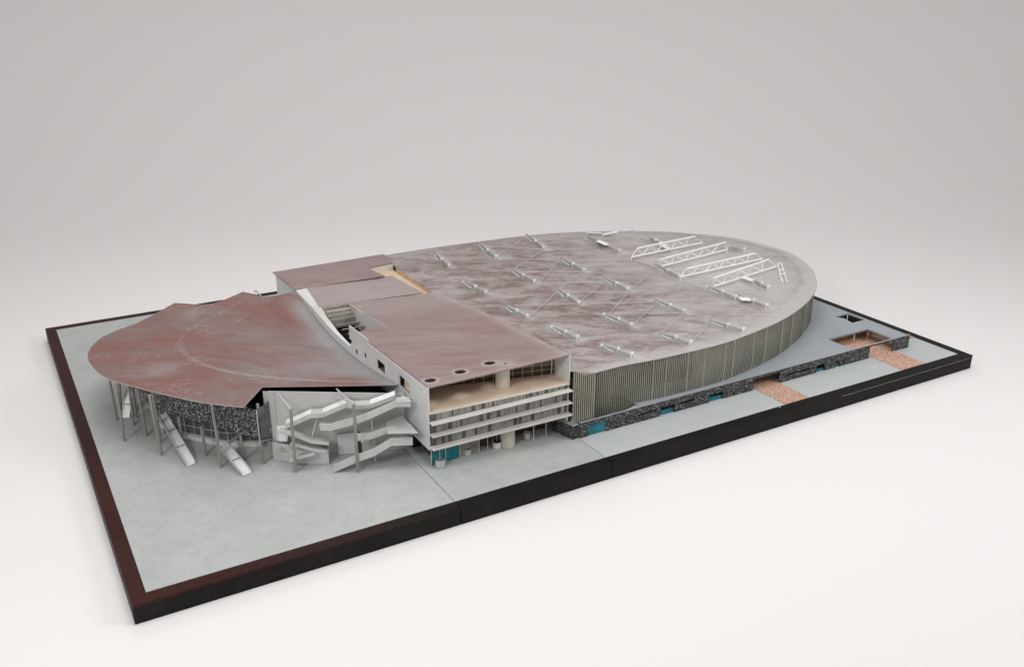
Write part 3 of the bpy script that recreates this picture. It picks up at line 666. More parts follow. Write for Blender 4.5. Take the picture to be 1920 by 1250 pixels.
# fluted column through the floors
tc = P(962, 846, 0)
TX, TY = 0.899, 0.196
def fluted(z0, z1, r=0.0172):
    m = MB(); n = 40; pts = []
    for k in range(n):
        t = 2*math.pi*k/n; ra = r*(1+0.035*(1 if k % 2 else -1)); pts.append((TX+ra*math.cos(t), TY+ra*math.sin(t)))
    return m.prism(pts, z0, z1)
fluted(0.0005, 0.0450).build('fluted_column', 'flutedcol', blk)
TY += 0.024
fluted(zt(TX)+0.0002, zroof(TX, TY)-0.0036, 0.0165).build('fluted_column', 'flutedcol', blk)
TY -= 0.024
# balconies and glazed bands
lev = []
for (l, r) in (((808.5,798),(1066.5,734)), ((807,821),(1066.5,756.5)), ((808.5,844.5),(1066,778.5))):
    a = PP(l[0], l[1], (XL, YF0-0.018), (XR, YF1-0.018)); b = PP(r[0], r[1], (XL, YF0-0.018), (XR, YF1-0.018)); lev.append((a.z, b.z))
print('LEVELS', lev)
DP = 0.020
for i, (a, b) in enumerate(lev):
    o = MB().hexa([fr(XL-0.001, -0.0180, a-0.0018), fr(XR+0.001, -0.0180, b-0.0018), fr(XR, DP, b-0.0018), fr(XL, DP, a-0.0018)],
              [fr(XL-0.001, -0.0180, a), fr(XR+0.001, -0.0180, b), fr(XR, DP, b), fr(XL, DP, a)]).build('balcony_slab', 'cream', blk)
MB().hexa([fr(XL, -0.0155, lev[2][0]-0.0045), fr(XR, -0.0155, lev[2][1]-0.0045), (XR, 1.13, lev[2][1]-0.0045), (XL, 1.13, lev[2][0]-0.0045)],
          [fr(XL, -0.0155, lev[2][0]-0.0022), fr(XR, -0.0155, lev[2][1]-0.0022), (XR, 1.13, lev[2][1]-0.0022), (XL, 1.13, lev[2][0]-0.0022)]).build('underside_slab', 'cream', blk)
tops = [(ZT0-0.0045, ZT1-0.0045)] + [(a-0.002, b-0.002) for a, b in lev[:2]]
rnd = random.Random(3)
for (ta, tb), (ba, bb) in zip(tops, lev):
    d0 = 0.0015
    g = MB().hexa([fr(XL+0.002, d0, ba), fr(XR-0.003, d0, bb), fr(XR-0.003, d0+0.0008, bb), fr(XL+0.002, d0+0.0008, ba)],
                  [fr(XL+0.002, d0, ta), fr(XR-0.003, d0, tb), fr(XR-0.003, d0+0.0008, tb), fr(XL+0.002, d0+0.0008, ta)]).build('window_band', 'smoke', blk)
    x = XL+0.016
    while x < XR-0.02:
        w = rnd.choice([0.003, 0.004, 0.006, 0.008, 0.011, 0.016]); gap = rnd.choice([0.0006, 0.0008, 0.001, 0.001, 0.0015, 0.005, 0.010])
        x1 = min(x+w, XR-0.012); f0 = (x-XL)/(XR-XL); f1 = (x1-XL)/(XR-XL); d = d0-0.0012-rnd.random()*0.001
        MB().slab([fr(x, d, lerp(ba, bb, f0)+0.0002), fr(x1, d, lerp(ba, bb, f1)+0.0002)], [fr(x, d, lerp(ta, tb, f0)-0.0002), fr(x1, d, lerp(ta, tb, f1)-0.0002)], V((0, 0.0004, 0))).build('window_strip', 'curtain', g)
        x = x1+gap
    MB().hexa([fr(XL+0.002, 0.03, ba+0.0001), fr(XR-0.003, 0.03, bb+0.0001), fr(XR-0.003, 0.031, bb+0.0001), fr(XL+0.002, 0.031, ba+0.0001)],
              [fr(XL+0.002, 0.03, ta), fr(XR-0.003, 0.03, tb), fr(XR-0.003, 0.031, tb), fr(XL+0.002, 0.031, ta)]).build('corridor_wall', 'dark', g)
# ground floor glazing
gp = [P(809,872.5), P(862,857.5), P(898,847.5), P(948,840)]
zb = lev[2][0]-0.0048
def pane(a, b, mat, name='shop_window', z1=zb):
    MB().slab([a+V((0,0,0.0006)), b+V((0,0,0.0006))], [V((a.x, a.y, z1)), V((b.x, b.y, z1))], (0, 0.0008, 0)).build(name, mat, blk)
pane(gp[0], gp[1], 'teal', 'teal_window'); pane(gp[1]+V((0.001,0.001,0)), gp[2], 'clear')
for q in (gp[0], gp[0].lerp(gp[1], .5), gp[1], gp[2], P(914,842), P(948,838), P(1000,826), P(1023,818)):
    zz = zb+(q.x-XL)*0.03
    MB().bar((q.x, q.y-0.001, 0.0005), (q.x, q.y-0.001, min(zz, 0.06)), 0.0012, 0.0012).build('window_post', 'white', blk)
MB().prism([(0.712, 0.245), (0.86, 0.222), (0.875, 0.24), (0.875, 0.262), (0.72, 0.285)], 0.0006, zb).build('core_wall', 'brown', blk)
MB().prism([(0.93, 0.235), (1.028, 0.232), (1.045, 0.26), (0.93, 0.27)], 0.0006, zb+0.001).build('core_wall', 'brown', blk)
MB().box((0.695, 0.30, 0.0006), (1.045, 0.304, zb)).build('rear_screen', 'dark', blk)
# drums standing under the block
def drum(px, py, r, h, mat, label, cup=False, rod=True):
    p = P(px, py); p.z = 0; t = thing('drum', (p.x, p.y+r, 0), label, 'drum', 'drums under the slab block')
    c = V((p.x, p.y+r, 0))
    m = MB(); m.tube(c+V((0,0,0.0004)), c+V((0,0,h)), r, n=32); m.build('body', mat, t)
    if cup:
        MB().tube(c+V((0,0,h+0.0001)), c+V((0,0,h+0.0006)), r*0.86, n=28).build('opening', 'brown', t)
    if rod: MB().tube(c+V((0, 0.001, h)), c+V((0, 0.001, zb)), 0.0007, n=8).build('rod', 'wire', t)
drum(830, 877.5, 0.0128, 0.0195, 'tin', 'shiny tin drum in front of the teal corner window')
drum(879.5, 854, 0.0095, 0.0150, 'silver', 'dull grey drum standing midway between the tin drum and fluted column', True)
drum(936, 841, 0.0112, 0.0150, 'white', 'off-white round tub just left of the fluted column', True)
drum(991, 824, 0.0085, 0.0170, 'silver', 'faint pinkish drum in the shade right of the fluted column', False, False)

# ================================================================== SHELL HALL (left)
sh_ = thing('concert_hall', (0.4, 0.75, 0), 'hall under a saddle-shaped red-brown roof sheet with speckled black walls', 'hall building')
bpx = [(748,721,.148),(700,722,.151),(640,723,.155),(560,724,.161),(492,725,.168),(456,763,.167),(428,760.5,.1665),(400,757,.166),(365,751.5,.1645),(330,744,.163),(297,736.5,.161),(265,728,.159),(235,720,.158),(205,711,.157),(182,697,.1555),(168,680,.154),(164,668,.153),(170,652,.152),(190,633,.152),(225,617,.152),(260,604,.153),(295,586,.156),(327,568,.161),(352,569.5,.159),(373,571,.158),(400,569,.160),(430,558,.166),(455,547,.171),(480,552,.164),(497,556,.158),(525,553,.153),(552,545.5,.1505)]
bw = []
for x, y, z in bpx: p = P(x, y, z); bw.append((p.x, p.y, z))
bw[0] = (XL-0.0045, bw[0][1], .148); bw[-1] = (XL-0.0045, bw[-1][1], .1505)
redge = [(XL-0.0045, y, z) for y, z in ((1.08, .140), (1.0, .126), (0.937, .117), (0.86, .110), (0.78, .107), (0.72, .108), (0.62, .112), (0.526, .121), (0.45, .132), (0.40, .141))]
def refine(pts, n=5):
    A = [cr([V(p) for p in seg], n) for seg in pts]; out = []
    for s in A: out += s[:-1]
    return out
segs = [bw[0:5], bw[4:6], bw[5:23], bw[22:28], bw[27:32]]
bound = refine(segs, 5) + cr([V(bw[-1])]+[V(r) for r in redge]+[V(bw[0])], 4)[:-1]
BP = np.array([(b[0], b[1]) for b in bound]); BZ = np.array([b[2] for b in bound])
def mvc(x, y):
    d = BP-np.array((x, y)); r = np.hypot(d[:, 0], d[:, 1])
    k = int(r.argmin())
    if r[k] < 1e-5: return float(BZ[k])
    d2 = np.roll(d, -1, 0); r2 = np.roll(r, -1)
    cr_ = d[:, 0]*d2[:, 1]-d[:, 1]*d2[:, 0]; dt = (d*d2).sum(1); A_ = np.arctan2(cr_, dt)
    t = np.tan(A_/2); t = np.clip(t, -1e6, 1e6); w = (np.roll(t, 1)+t)/r
    return float((w*BZ).sum()/w.sum())
gpx = [(748,718.5,.146),(690,716,.144),(600,716,.148),(520,711,.150),(450,703,.148),(390,690,.145),(355,673,.144),(338,655,.144),(338,640,.144),(352,622,.146),(385,603,.148),(430,580,.152),(465,562,.156)]
groove = [tuple(v) for v in cr([V((P(x, y, z).x, P(x, y, z).y)) for x, y, z in gpx], 4)]
def z_shell(x, y):
    z = mvc(x, y); d = segdist((x, y), groove)
    return z - 0.0016*math.exp(-(d/0.004)**2)
def spray_shell(x, y):
    d = segdist((x, y), groove)
    s = -0.02+0.75*math.exp(-(d/0.0045)**2)*(0.35+0.65*sm01((0.86-y)/0.25))
    dr = XL-x
    s += 0.95*math.exp(-(dr/0.05)**2)*(1-0.75*sm01((y-1.02)/0.1))
    inside = sm01((x-0.33)/0.25)*sm01((y-0.45)/0.05)
    s += 0.42*inside*sm01((0.95-y)/0.4)
    s += 0.35*math.exp(-(((x-0.2)/0.06)**2+((y-0.72)/0.05)**2))
    s += 0.3*math.exp(-(((x-0.36)/0.04)**2+((y-1.08)/0.05)**2))
    return sm01(s)
plate([(b[0], b[1]) for b in bound], [], 0.011, lambda x, y: V((x, y, z_shell(x, y))), lambda x, y: V((x, y, z_shell(x, y)-0.0018)), {'spray': spray_shell, 'dark_mask': zero}, True).build('roof', 'shell', sh_)
m = MB()
for i in range(len(bound)):
    a, b = bound[i], bound[(i+1) % len(bound)]
    if a[0] < XL-0.006 or b[0] < XL-0.006: m.bar((a[0], a[1], a[2]-0.0004), (b[0], b[1], b[2]-0.0004), 0.0009, 0.0016)
m.build('edge_trim', 'seam2', sh_)
# small pale spur at the rear edge of the roof
q0, q1, q2 = P(477,549,.168), P(481,548,.170), P(494,560,.157)
MB().slab([q0, q1, q2], [q0+V((0.0,0.003,0.006)), q1+V((0,0.003,0.006)), q2+V((0,0.002,0.002))], (0.001, 0.001, 0)).build('roof_spur', 'greywall', sh_)
# speckled black band wall
bandpx = [(485,823),(468,818),(450,812),(425,806),(400,798),(375,792),(350,785),(330,779),(310,772),(290,763)]
band = [V((P(x, y, .070).x, P(x, y, .070).y)) for x, y in bandpx] + [V(p) for p in ((0.165,0.72),(0.160,0.78),(0.165,0.86),(0.185,0.95),(0.23,1.02),(0.30,1.08),(0.40,1.10))]
band = cr(band, 4)
def roofz(p): return z_shell(p.x, p.y)-0.0022
m = MB(); A = []; B = []
for p in band: A.append(V((p.x, p.y, 0.070))); B.append(V((p.x, p.y, max(0.09, roofz(p) if p.x > 0.34 or True else 0.13))))
# lower the first stretch that stands outside the roof's notch
for i in range(len(B)):
    if band[i].x > 0.335: B[i].z = min(B[i].z, 0.142)
m.strip(A, B)
A2 = [a+V((0.004, 0.004, 0)) for a in A]; B2 = [b+V((0.004, 0.004, 0)) for b in B]; m.strip(B2, A2); m.strip(A2, A); m.strip(B, B2)
m.build('beaded_wall', 'stoneb', sh_)
# glazing and plinth beneath
plx = [V((P(x, y).x, P(x, y).y)) for x, y in ((425,838),(400,834),(375,829),(345,822),(325,815))]
plx = cr([V((0.375, 0.485))]+plx+[V(p) for p in ((0.187,0.70),(0.180,0.76),(0.182,0.85),(0.20,0.94),(0.25,1.0),(0.40,1.05))], 5)
m = MB(); A = [V((p.x, p.y, 0.0005)) for p in plx]; B = [V((p.x, p.y, 0.0125)) for p in plx]; Cc = [V((p.x+0.012, p.y+0.012, 0.0125)) for p in plx]
m.strip(A, B); m.strip(B, Cc); m.build('plinth', 'wall', sh_)
m = MB(); A = [V((p.x+0.008, p.y+0.008, 0.0127)) for p in plx]; B = [V((p.x+0.008, p.y+0.008, 0.0700)) for p in plx]
m.strip(A, B); m.build('glazing', 'smoke', sh_)
AL2 = arclen(plx); step = 0.0
idx = [i for i in range(2, len(plx)-8, 3)]
for i in idx: MB().bar((plx[i].x+0.0068, plx[i].y+0.0068, 0.0127), (plx[i].x+0.0068, plx[i].y+0.0068, 0.07), 0.0014, 0.0014).build('glazing_bar', 'silver', sh_)
for z in (0.034, 0.055):
    m = MB()
    for a, b in zip(plx, plx[1:]): m.bar((a.x+0.0066, a.y+0.0066, z), (b.x+0.0066, b.y+0.0066, z), 0.0012, 0.0012)
    m.build('glazing_rail', 'silver', sh_)
# dark bulk of the auditorium behind the glass
MB().prism([(0.40, 0.50), (0.33, 0.555), (0.27, 0.62), (0.225, 0.70), (0.21, 0.80), (0.24, 0.93), (0.40, 1.02), (0.683, 1.02), (0.683, 0.42)], 0.0004, 0.098).build('auditorium_core', 'dark', sh_)
# clear corner panel between band and grey wall
PA, PB = V((0.389, 0.418, 0)), V((0.6770, 0.3026, 0))
b0 = V((band[0].x, band[0].y, 0))
MB().slab([b0+V((0.001,-0.001,0.060)), PA+V((-0.002,-0.004,0.048))], [b0+V((0.001,-0.001,0.143)), PA+V((-0.002,-0.004,0.150))], (0.0008, 0.0004, 0)).build('corner_window', 'smoke', sh_)
MB().bar(b0+V((0.001,-0.003,0.058)), b0+V((0.001,-0.003,0.146)), 0.0016, 0.0016).build('corner_post', 'cream', sh_)
MB().bar(b0+V((0.001,-0.003,0.064)), PA+V((-0.002,-0.005,0.052)), 0.0014, 0.0014).build('corner_rail', 'silver', sh_)
MB().box((0.372, 0.412, 0.070), (0.385, 0.430, 0.082)).build('corner_bracket', 'wood2', sh_)
# big grey wall facing the forecourt
PU = (PB-PA).normalized(); PN = V((PU.y, -PU.x, 0))   # towards the viewer
if PN.y > 0: PN = -PN
def wl(u, z, d=0.0): return PA+PU*u+PN*d+V((0, 0, z))
LEN = (PB-PA).length
ztl, ztr = 0.1725, 0.147
plate([(0, 0.0005), (0.148, 0.0005), (0.148, 0.020), (0.155, 0.020), (0.155, 0.0005), (LEN, 0.0005), (LEN, ztr), (0, ztl)], [], None, lambda u, z: wl(u, z, 0.001), lambda u, z: wl(u, z, -0.002)).build('forecourt_wall', 'greywall', sh_)
MB().slab([wl(-0.012, 0.0005, -0.004), wl(0.014, 0.0005, 0.0022)], [wl(-0.012, 0.172, -0.004), wl(0.014, 0.1712, 0.0022)], PN*0.001).build('wall_return', 'greywall', sh_)
# support columns
def ht(b, t):
    lo, hi = 0, 0.3
    for _ in range(40):
        mm = (lo+hi)/2; d = V((b.x, b.y, mm))-CAM; y = 625-F_PX*d.dot(UX_)/d.dot(FW)
        if y > t: lo = mm
        else: hi = mm
    return lo
cols = [((219.5,787),(205,715)), ((233.5,826),(218,720)), ((228,775),(234,727)), ((251,796),(244,730)), ((256,782),(251,732)), ((274.5,816),(258,735)), ((303.5,852),(280,740)),
        ((302,829),(289,757)), ((343,831),(334,778)), ((386,853),(374,793)), ((415,875),(397,758)), ((458,862),(449,815)), ((494,869),(483,757))]
for (bx, by), (tx, ty) in cols:
    b = P(bx, by); short = ty > 770
    if short: h = 0.0698; t = V((P(tx, ty, h).x, P(tx, ty, h).y, h)); t = V((lerp(b.x, t.x, .5), lerp(b.y, t.y, .5), h))
    else:
        h = ht(b, ty); h = max(0.10, min(h, 0.18)); t = P(tx, ty, h)
        if (t-b).xy.length > 0.05: t = V((lerp(b.x, t.x, .6), lerp(b.y, t.y, .6), h))
        # stop just below the roof sheet
        if inpoly((t.x, t.y), [(q[0], q[1]) for q in bound]):
            zz = z_shell(t.x, t.y)-0.0024; t = V((t.x, t.y, zz))
    MB().tube(V((b.x, b.y, 0.0004)), t, 0.0034 if bx > 240 else 0.0030, 0.0034 if bx > 240 else 0.0030, n=16).build('column', 'pole', sh_)
# three chutes standing under the roof edge
def trough(path, wvec, wall, t=0.0014):
    """open channel: path = outer lower edge, wvec = vector to the other edge per node"""
    fl, o1, o2 = MB(), MB(), MB()
    A = [V(p) for p in path]; B = [V(p)+V(w) for p, w in zip(path, wvec)]
    up = V((0, 0, 1))
    fl.slab(A, B, up*t)
    for mm, L, s in ((o1, A, 1), (o2, B, -1)):
        for i in range(len(L)-1):
            k0 = (V(wvec[i])).normalized()*t*s; k1 = (V(wvec[i+1])).normalized()*t*s
            mm.hexa([L[i]-k0*1.02, L[i+1]-k1*1.02, L[i+1]-k1*0.02, L[i]-k0*0.02], [L[i]-k0*1.02+up*wall, L[i+1]-k1*1.02+up*wall, L[i+1]-k1*0.02+up*wall, L[i]-k0*0.02+up*wall])
    return fl, o1, o2
def chute(bl, br, tl, tr, zt_, label, landing=0.006):
    b0_, b1_ = P(*bl, 0.001), P(*br, 0.001); t0, t1 = P(*tl, zt_), P(*tr, zt_)
    c = (b0_+b1_)/2; th = thing('entrance_chute', (c.x, c.y, 0), label, 'chute', 'tin chutes at the left hall')
    w = b1_-b0_; d = (t0-b0_); wv = w
    ext = V((d.x, d.y, 0)).normalized()*landing; ld = V((-ext.y, ext.x, 0)).normalized()
    pth = [b0_, t0, t0+ext]; wvs = [wv, wv, wv]
    fl, o1, o2 = trough(pth, wvs, 0.0075)
    fl.build('bed', 'bright', th); o1.build('side_rail', 'silver', th); o2.build('side_rail', 'silver', th)
    for f in (0.36, 0.68) if d.length > 0.15 else (0.5,):
        p = b0_+d*f; MB().bar(p+V((0,0,0.002)), p+wv+V((0,0,0.002)), 0.003, 0.0016).build('crossbar', 'pole', th)
    q_ = t1+ext; g_ = MB(); g_.slab([t1, q_+ext], [t1+w*1.6+V((0,0.02,0)), q_+ext+w*1.6+V((0,0.02,0))], (0, 0, 0.0016)); g_.build('landing', 'silver', th)
    p = (t0+t1)/2+ext*0.5
    MB().tube(V((p.x, p.y, 0.0004)), p, 0.0022).build('prop', 'pole', th)
chute((351,874.5), (366,868.5), (297,782), (313,777), 0.050, 'long bright tin chute sloping down in front of the black wall')
chute((455,892), (471,885.5), (412,840), (432,832), 0.032, 'shorter tin chute sloping down nearest the ramps')
chute((229.5,783), (243,783), (236,735), (246,731), 0.055, 'small far chute half hidden among the columns under the left roof edge')

# ================================================================== RAMP STRUCTURE on the forecourt wall
rs = thing('ramp_stair', (0.55, 0.30, 0), 'silver zigzag walkways stacked in front of the grey forecourt wall', 'ramp')
def onp(px, py, d):
    a = PA+PN*d; b = PB+PN*d; return PP(px, py, (a.x, a.y), (b.x, b.y))
def duct(pts, d0, wid, h, mat):
    path_ = [onp(x, y, d0) for x, y in pts]
    f = MB().slab(path_, [p-PN*wid for p in path_], (0, 0, h)).build('walkway', mat, rs)
    MB().slab([p+PN*0.0012 for p in path_], [p+PN*0.0002 for p in path_], (0, 0, h+0.0016)).build('parapet', 'silver', f)
def walkway(pts, d0, wid, wall, mat, name='walkway'):
    """pts: lower outer edge in the photo, on a plane d0 in front of the grey wall; wid goes back to the wall"""
    path_ = [onp(x, y, d0) for x, y in pts]; n_ = len(path_)
    ws = wid if isinstance(wid, (list, tuple)) else [wid]*n_
    wv = [-PN*w for w in ws]
    fl, o1, o2 = trough(path_, wv, wall)
    f = fl.build(name, mat, rs); o1.build('parapet', mat, f)
    if wall > 0.012:
        m = MB()
        for a, b in zip(path_, path_[1:]): m.bar(a+V((0, 0, wall+0.0008))+PN*0.0007, b+V((0, 0, wall+0.0008))+PN*0.0007, 0.0018, 0.0012)
        m.build('handrail', 'cream', f)
    return path_
duct([(741,748),(694,765)], 0.036, 0.028, 0.009, 'bright')
duct([(694.5,765),(665,767),(651,763.5)], 0.036, 0.028, 0.0085, 'silver')
duct([(650,763),(605,782)], 0.036, 0.028, 0.0100, 'bright'); duct([(605,782),(583,783)], 0.036, 0.028, 0.0095, 'silver'); duct([(583,783),(550,798),(536,803)], 0.036, 0.028, 0.0100, 'bright')
walkway([(770,762),(743,762),(697,783),(668,794),(620,807),(600,806)], 0.062, [0.05,0.05,0.030,0.030,0.030,0.045], 0.016, 'silver')
walkway([(774,815),(727,812.5),(692,824),(668,826)], 0.068, [0.055,0.055,0.045,0.035], 0.016, 'silver')
walkway([(774,833.5),(734,835),(700,855),(668,866),(626,885)], 0.092, [0.045,0.045,0.028,0.028,0.028], 0.018, 'silver')
walkway([(617,834),(586,831),(550,818),(524,812)], 0.058, [0.030,0.030,0.030,0.030], 0.008, 'silver')
# curved turning bay
m = MB(); c0 = P(533, 806, 0.070); A = []; B = []
for k in range(13):
    a = math.radians(-20+k*220/12.0); u_, d_ = -0.026*math.cos(math.radians(90)-a), 0.022*math.cos(a)*1.0
    q = c0+PU*(-0.022*math.sin(a))+PN*(0.024*math.cos(a)); A.append(V((q.x, q.y, 0.052))); B.append(V((q.x, q.y, 0.0))+PU*0.004+V((0, 0, 0.083)))
m.strip(A, B); m.sm = [True]*len(m.sm); m.build('turning_bay', 'bright', rs)
MB().prism([(a.x, a.y) for a in A], 0.0525, 0.0545).build('bay_floor', 'silver', rs)
MB().prism([(b.x, b.y) for b in B], 0.0815, 0.0828).build('bay_cover', 'bright', rs)
# metal box below
q = [wl(0.002, 0, 0.004), wl(0.002, 0, 0.050), wl(0.118, 0, 0.058), wl(0.118, 0, 0.004)]
q = [onp(513,858,0.012), onp(560,866,0.040), onp(617,866,0.052)]
m = MB(); A = [V((p.x, p.y, 0.0006)) for p in q]; B = [V((A[0].x, A[0].y, 0.047)), V((A[1].x, A[1].y, 0.047)), V((A[2].x, A[2].y, 0.0385))]
A.append(A[2]-PN*0.046); B.append(B[2]-PN*0.046)
m.slab(A, B, (0.0, 0.0012, 0)); m.build('tin_housing', 'silver', rs)
walkway([(612,850),(585,845),(560,838),(545,835)], 0.060, 0.02, 0.008, 'silver')
walkway([(543,867),(560,860),(590,852)], 0.072, 0.02, 0.004, 'silver')
# plate and doorway low on the wall
MB().slab([wl(0.150, 0.0006, 0.006), wl(0.196, 0.0006, 0.006)], [wl(0.150, 0.052, 0.006), wl(0.196, 0.058, 0.006)], PN*0.0012).build('back_plate', 'wall', rs)
MB().slab([wl(0.197, 0.0006, 0.0022), wl(0.205, 0.0006, 0.0022)], [wl(0.197, 0.055, 0.0022), wl(0.205, 0.055, 0.0022)], PN*0.0008).build('door_slot', 'brown', rs)
for u0, z0_, u1, z1_, d in ((0.012, 0.030, 0.095, 0.020, 0.030), (0.040, 0.044, 0.112, 0.034, 0.046), (0.205, 0.040, 0.262, 0.060, 0.030)):
    MB().slab([wl(u0, z0_, d), wl(u1, z1_, d)], [wl(u0, z0_+0.010, d-0.006), wl(u1, z1_+0.010, d-0.006)], PN*0.001).build('baffle', 'clear', rs)
# thin rods
for (a, da), (b, db) in ((((594,784),0.030),((585,818),0.050)), (((696,783),0.050),((698,806),0.060)), (((700,818),0.062),((704,864),0.075))):
    p, q_ = onp(a[0], a[1], da), onp(b[0], b[1], db)
    MB().tube(p, q_, 0.0010, n=10).build('rod', 'wire', rs)
# landings on the right
for pts, base in (([(724,791),(753,778),(784,811),(727,812)], onp(727,812.5,.068)), ([(742,749),(757,741),(772,752),(743,754)], onp(743,762,.062)), ([(732,819),(761,814),(770,824),(733,825)], onp(734,835,.092))):
    z = base.z+0.0150; q = [P(x, y, z) for x, y in pts]
    MB().prism([(p.x, p.y) for p in q], z-0.0015, z).build('landing', 'silver', rs)
for pts, z in (([(724,790),(753,777),(783,811),(727,811)], None),):
    pass
# two forked posts in front
def fork(bx, by, tx, ty, arms, label):
    b = P(bx, by); h = ht(b, ty); t = V((P(tx, ty, h).x, P(tx, ty, h).y, h)); t = V((lerp(b.x, t.x, .8), lerp(b.y, t.y, .8), h))
    th = thing('forked_post', (b.x, b.y, 0), label, 'post', 'forked posts at the ramps')
    MB().tube(V((b.x, b.y, 0.0004)), t, 0.0036, n=18).build('shaft', 'pole', th)
    for ax, ay in arms:
        e = onp(ax, ay, 0.002); MB().tube(t+V((0,0,-0.001)), e, 0.0023, 0.0017, n=10).build('arm', 'silver', th)
fork(555, 884.5, 545, 767, ((522,738),(521,752)), 'grey forked post left of the ramps, its two arms reaching back to the wall')
fork(671.5, 884, 663, 757, ((631,729),(630,742)), 'grey forked post right in the middle of the ramps, arms reaching the wall')

# ================================================================== ROOF FINS, WIRES, TRUSSES
row = {'L': 'left', 'M': 'middle', 'R': 'right'}
posn = {'1': 'front', '2': 'second', '3': 'middle', '4': 'fourth', '5': 'back'}
lab = {}
for r_ in 'LMR':
    for i_ in '12345':
        near = {'L': 'beside the flat-roofed block', 'M': 'between the other two rows', 'R': 'nearest the white trusses'}[r_]
        lab[r_+i_] = 'grey roof fin, %s of five in the %s row, %s' % ({'1': 'frontmost', '2': 'second', '3': 'third', '4': 'fourth', '5': 'rearmost'}[i_], row[r_], near)
lab.update(T6='longest grey roof fin, at the rear edge left of the white trusses', T5='short roof fin behind the rearmost white truss', T4='roof fin under the left ends of the two middle trusses',
  T3='roof fin at the left end of the front truss', T2='roof fin with a white flap just in front of the front truss', T1='short roof fin right of centre under the front truss',
  T7='tiny roof fin at the right end of the second truss from the back')
def fin(key):
    x0, y0, x1, y1 = FINS[key]; a = P(x0, y0, ZR); b = P(x1, y1, ZR); d = b-a; L = d.length; u = d.normalized(); nn = V((-u.y, u.x, 0))
    if nn.x < 0: nn = -nn
    t = thing('roof_fin', ((a.x+b.x)/2, (a.y+b.y)/2, ZR), lab[key], 'roof fin', 'low fins on the oval roof')
    h = 0.0092 if L < 0.13 else 0.0108; z0 = 0.0004
    # long plate, its two halves slightly offset, arched lower edge of the rear half
    n = 10
    def halfplate(s0, s1, off, hh):
        m = MB()
        A = [a+u*(L*(s0+(s1-s0)*i/n))+nn*off+V((0,0,z0)) for i in range(n+1)]
        B = [p+V((0,0,hh*(0.82+0.18*math.sin(math.pi*i/n)))) for i, p in enumerate(A)]
        m.slab(A, B, nn*0.0011); return m
    halfplate(0.0, 0.56, 0.0, h).build('fin_plate', 'fin', t)
    halfplate(0.50, 1.0, -0.0022, h*0.95).build('fin_plate', 'fin', t)
    # low skirt in front catching spray
    m = MB(); A = [a+u*(L*i/n)-nn*0.009*math.sin(math.pi*i/n)-nn*0.001+V((0,0,z0)) for i in range(n+1)]; B = [p+nn*0.006*math.sin(math.pi*i/n)+V((0,0,0.0035*math.sin(math.pi*i/n)+0.0006)) for i, p in enumerate(A)]
    m.slab(A, B, nn*0.0008); m.build('skirt', 'curtain', t)
    # brackets
    for s, big in ((0.55, 1), (0.985, 1)) + (((0.02, 0),) if key in ('L4', 'L2', 'L1', 'M2', 'T3') else ()):
        if L < 0.07 and s < 0.9: continue
        p = a+u*(L*s)-nn*0.004
        m = MB(); hh = 0.0145 if big else 0.009
        m.bar(p+V((0,0,0.0006)), p+V((0,0,hh)), 0.0020, 0.0030); m.bar(p+V((0,0,hh-0.003)), p+nn*0.007+V((0,0,hh-0.003)), 0.0050, 0.0058)
        m.bar(p+nn*0.007+V((0,0,0.0006)), p+nn*0.007+V((0,0,hh-0.001)), 0.0016, 0.0022)
        m.build('bracket', 'truss', t)
    if L > 0.1 and key != 'T6':
        p0, p1, p2 = a+u*L*0.04-nn*0.001, a+u*L*0.42-nn*0.010, a+u*L*0.53-nn*0.001
        MB().slab([p0+V((0,0,0.0016)), p1+V((0,0,0.0016)), p2+V((0,0,0.0016))], [p0+nn*0.002+V((0,0,0.0016)), p1+nn*0.0025+V((0,0,0.0016)), p2+nn*0.002+V((0,0,0.0016))], (0,0,0.0012)).build('bent_strip', 'truss', t)
    return a, b
for k in FINS: fin(k)
def slabpx(name, pts, z0, z1, mat, label, cat):
    q = [P(x, y, z1) for x, y in pts]; o = MB().prism([(p.x, p.y) for p in q], z0, z1).build(name, mat); tag(o, label, cat)
slabpx('roof_flap', [(1384,556),(1404,558),(1410,563.5),(1391,563)], ZR+0.0085, ZR+0.0096, 'truss', 'white flap lying on the fin in front of the front truss', 'flap')
slabpx('roof_flap', [(1388,519.5),(1399,517.5),(1414,524),(1408,526.5)], ZR+0.0095, ZR+0.0106, 'truss', 'white strip beneath the front truss beside the short fin', 'flap')
slabpx('roof_flap', [(1117,452),(1124,449.5),(1142,457),(1136,460)], ZR+0.0105, ZR+0.0116, 'truss', 'pale flap on the long rear fin left of the trusses', 'flap')
slabpx('roof_flap', [(1232,456),(1242,454),(1259,465),(1250,467)], ZR+0.0125, ZR+0.0136, 'truss', 'white flap behind the web of the rearmost truss', 'flap')
for (x0, y0, x1, y1, lb) in ((1101,436.5,1128,437.5,'grey tube at the rear roof edge, the left one of a pair'), (1131,440,1157,435,'white tube at the rear roof edge, the right one of a pair')):
    a, b = P(x0, y0, ZR+0.008), P(x1, y1, ZR+0.008)
    t = thing('roof_tube', ((a.x+b.x)/2, (a.y+b.y)/2, ZR), lb, 'tube')
    MB().tube(a, b, 0.0042, n=12).build('barrel', 'truss' if 'white' in lb else 'silver', t)
    for p in (a, b): MB().bar((p.x, p.y, z_oval(p.x, p.y)+0.0003), (p.x, p.y, p.z), 0.002, 0.002).build('foot', 'truss', t)
nm = lambda k: {'L': 'left-row', 'M': 'middle-row', 'R': 'right-row'}[k[0]]+' '+posn[k[1]]+' fin' if k[0] in 'LMR' else 'mid-truss fin'
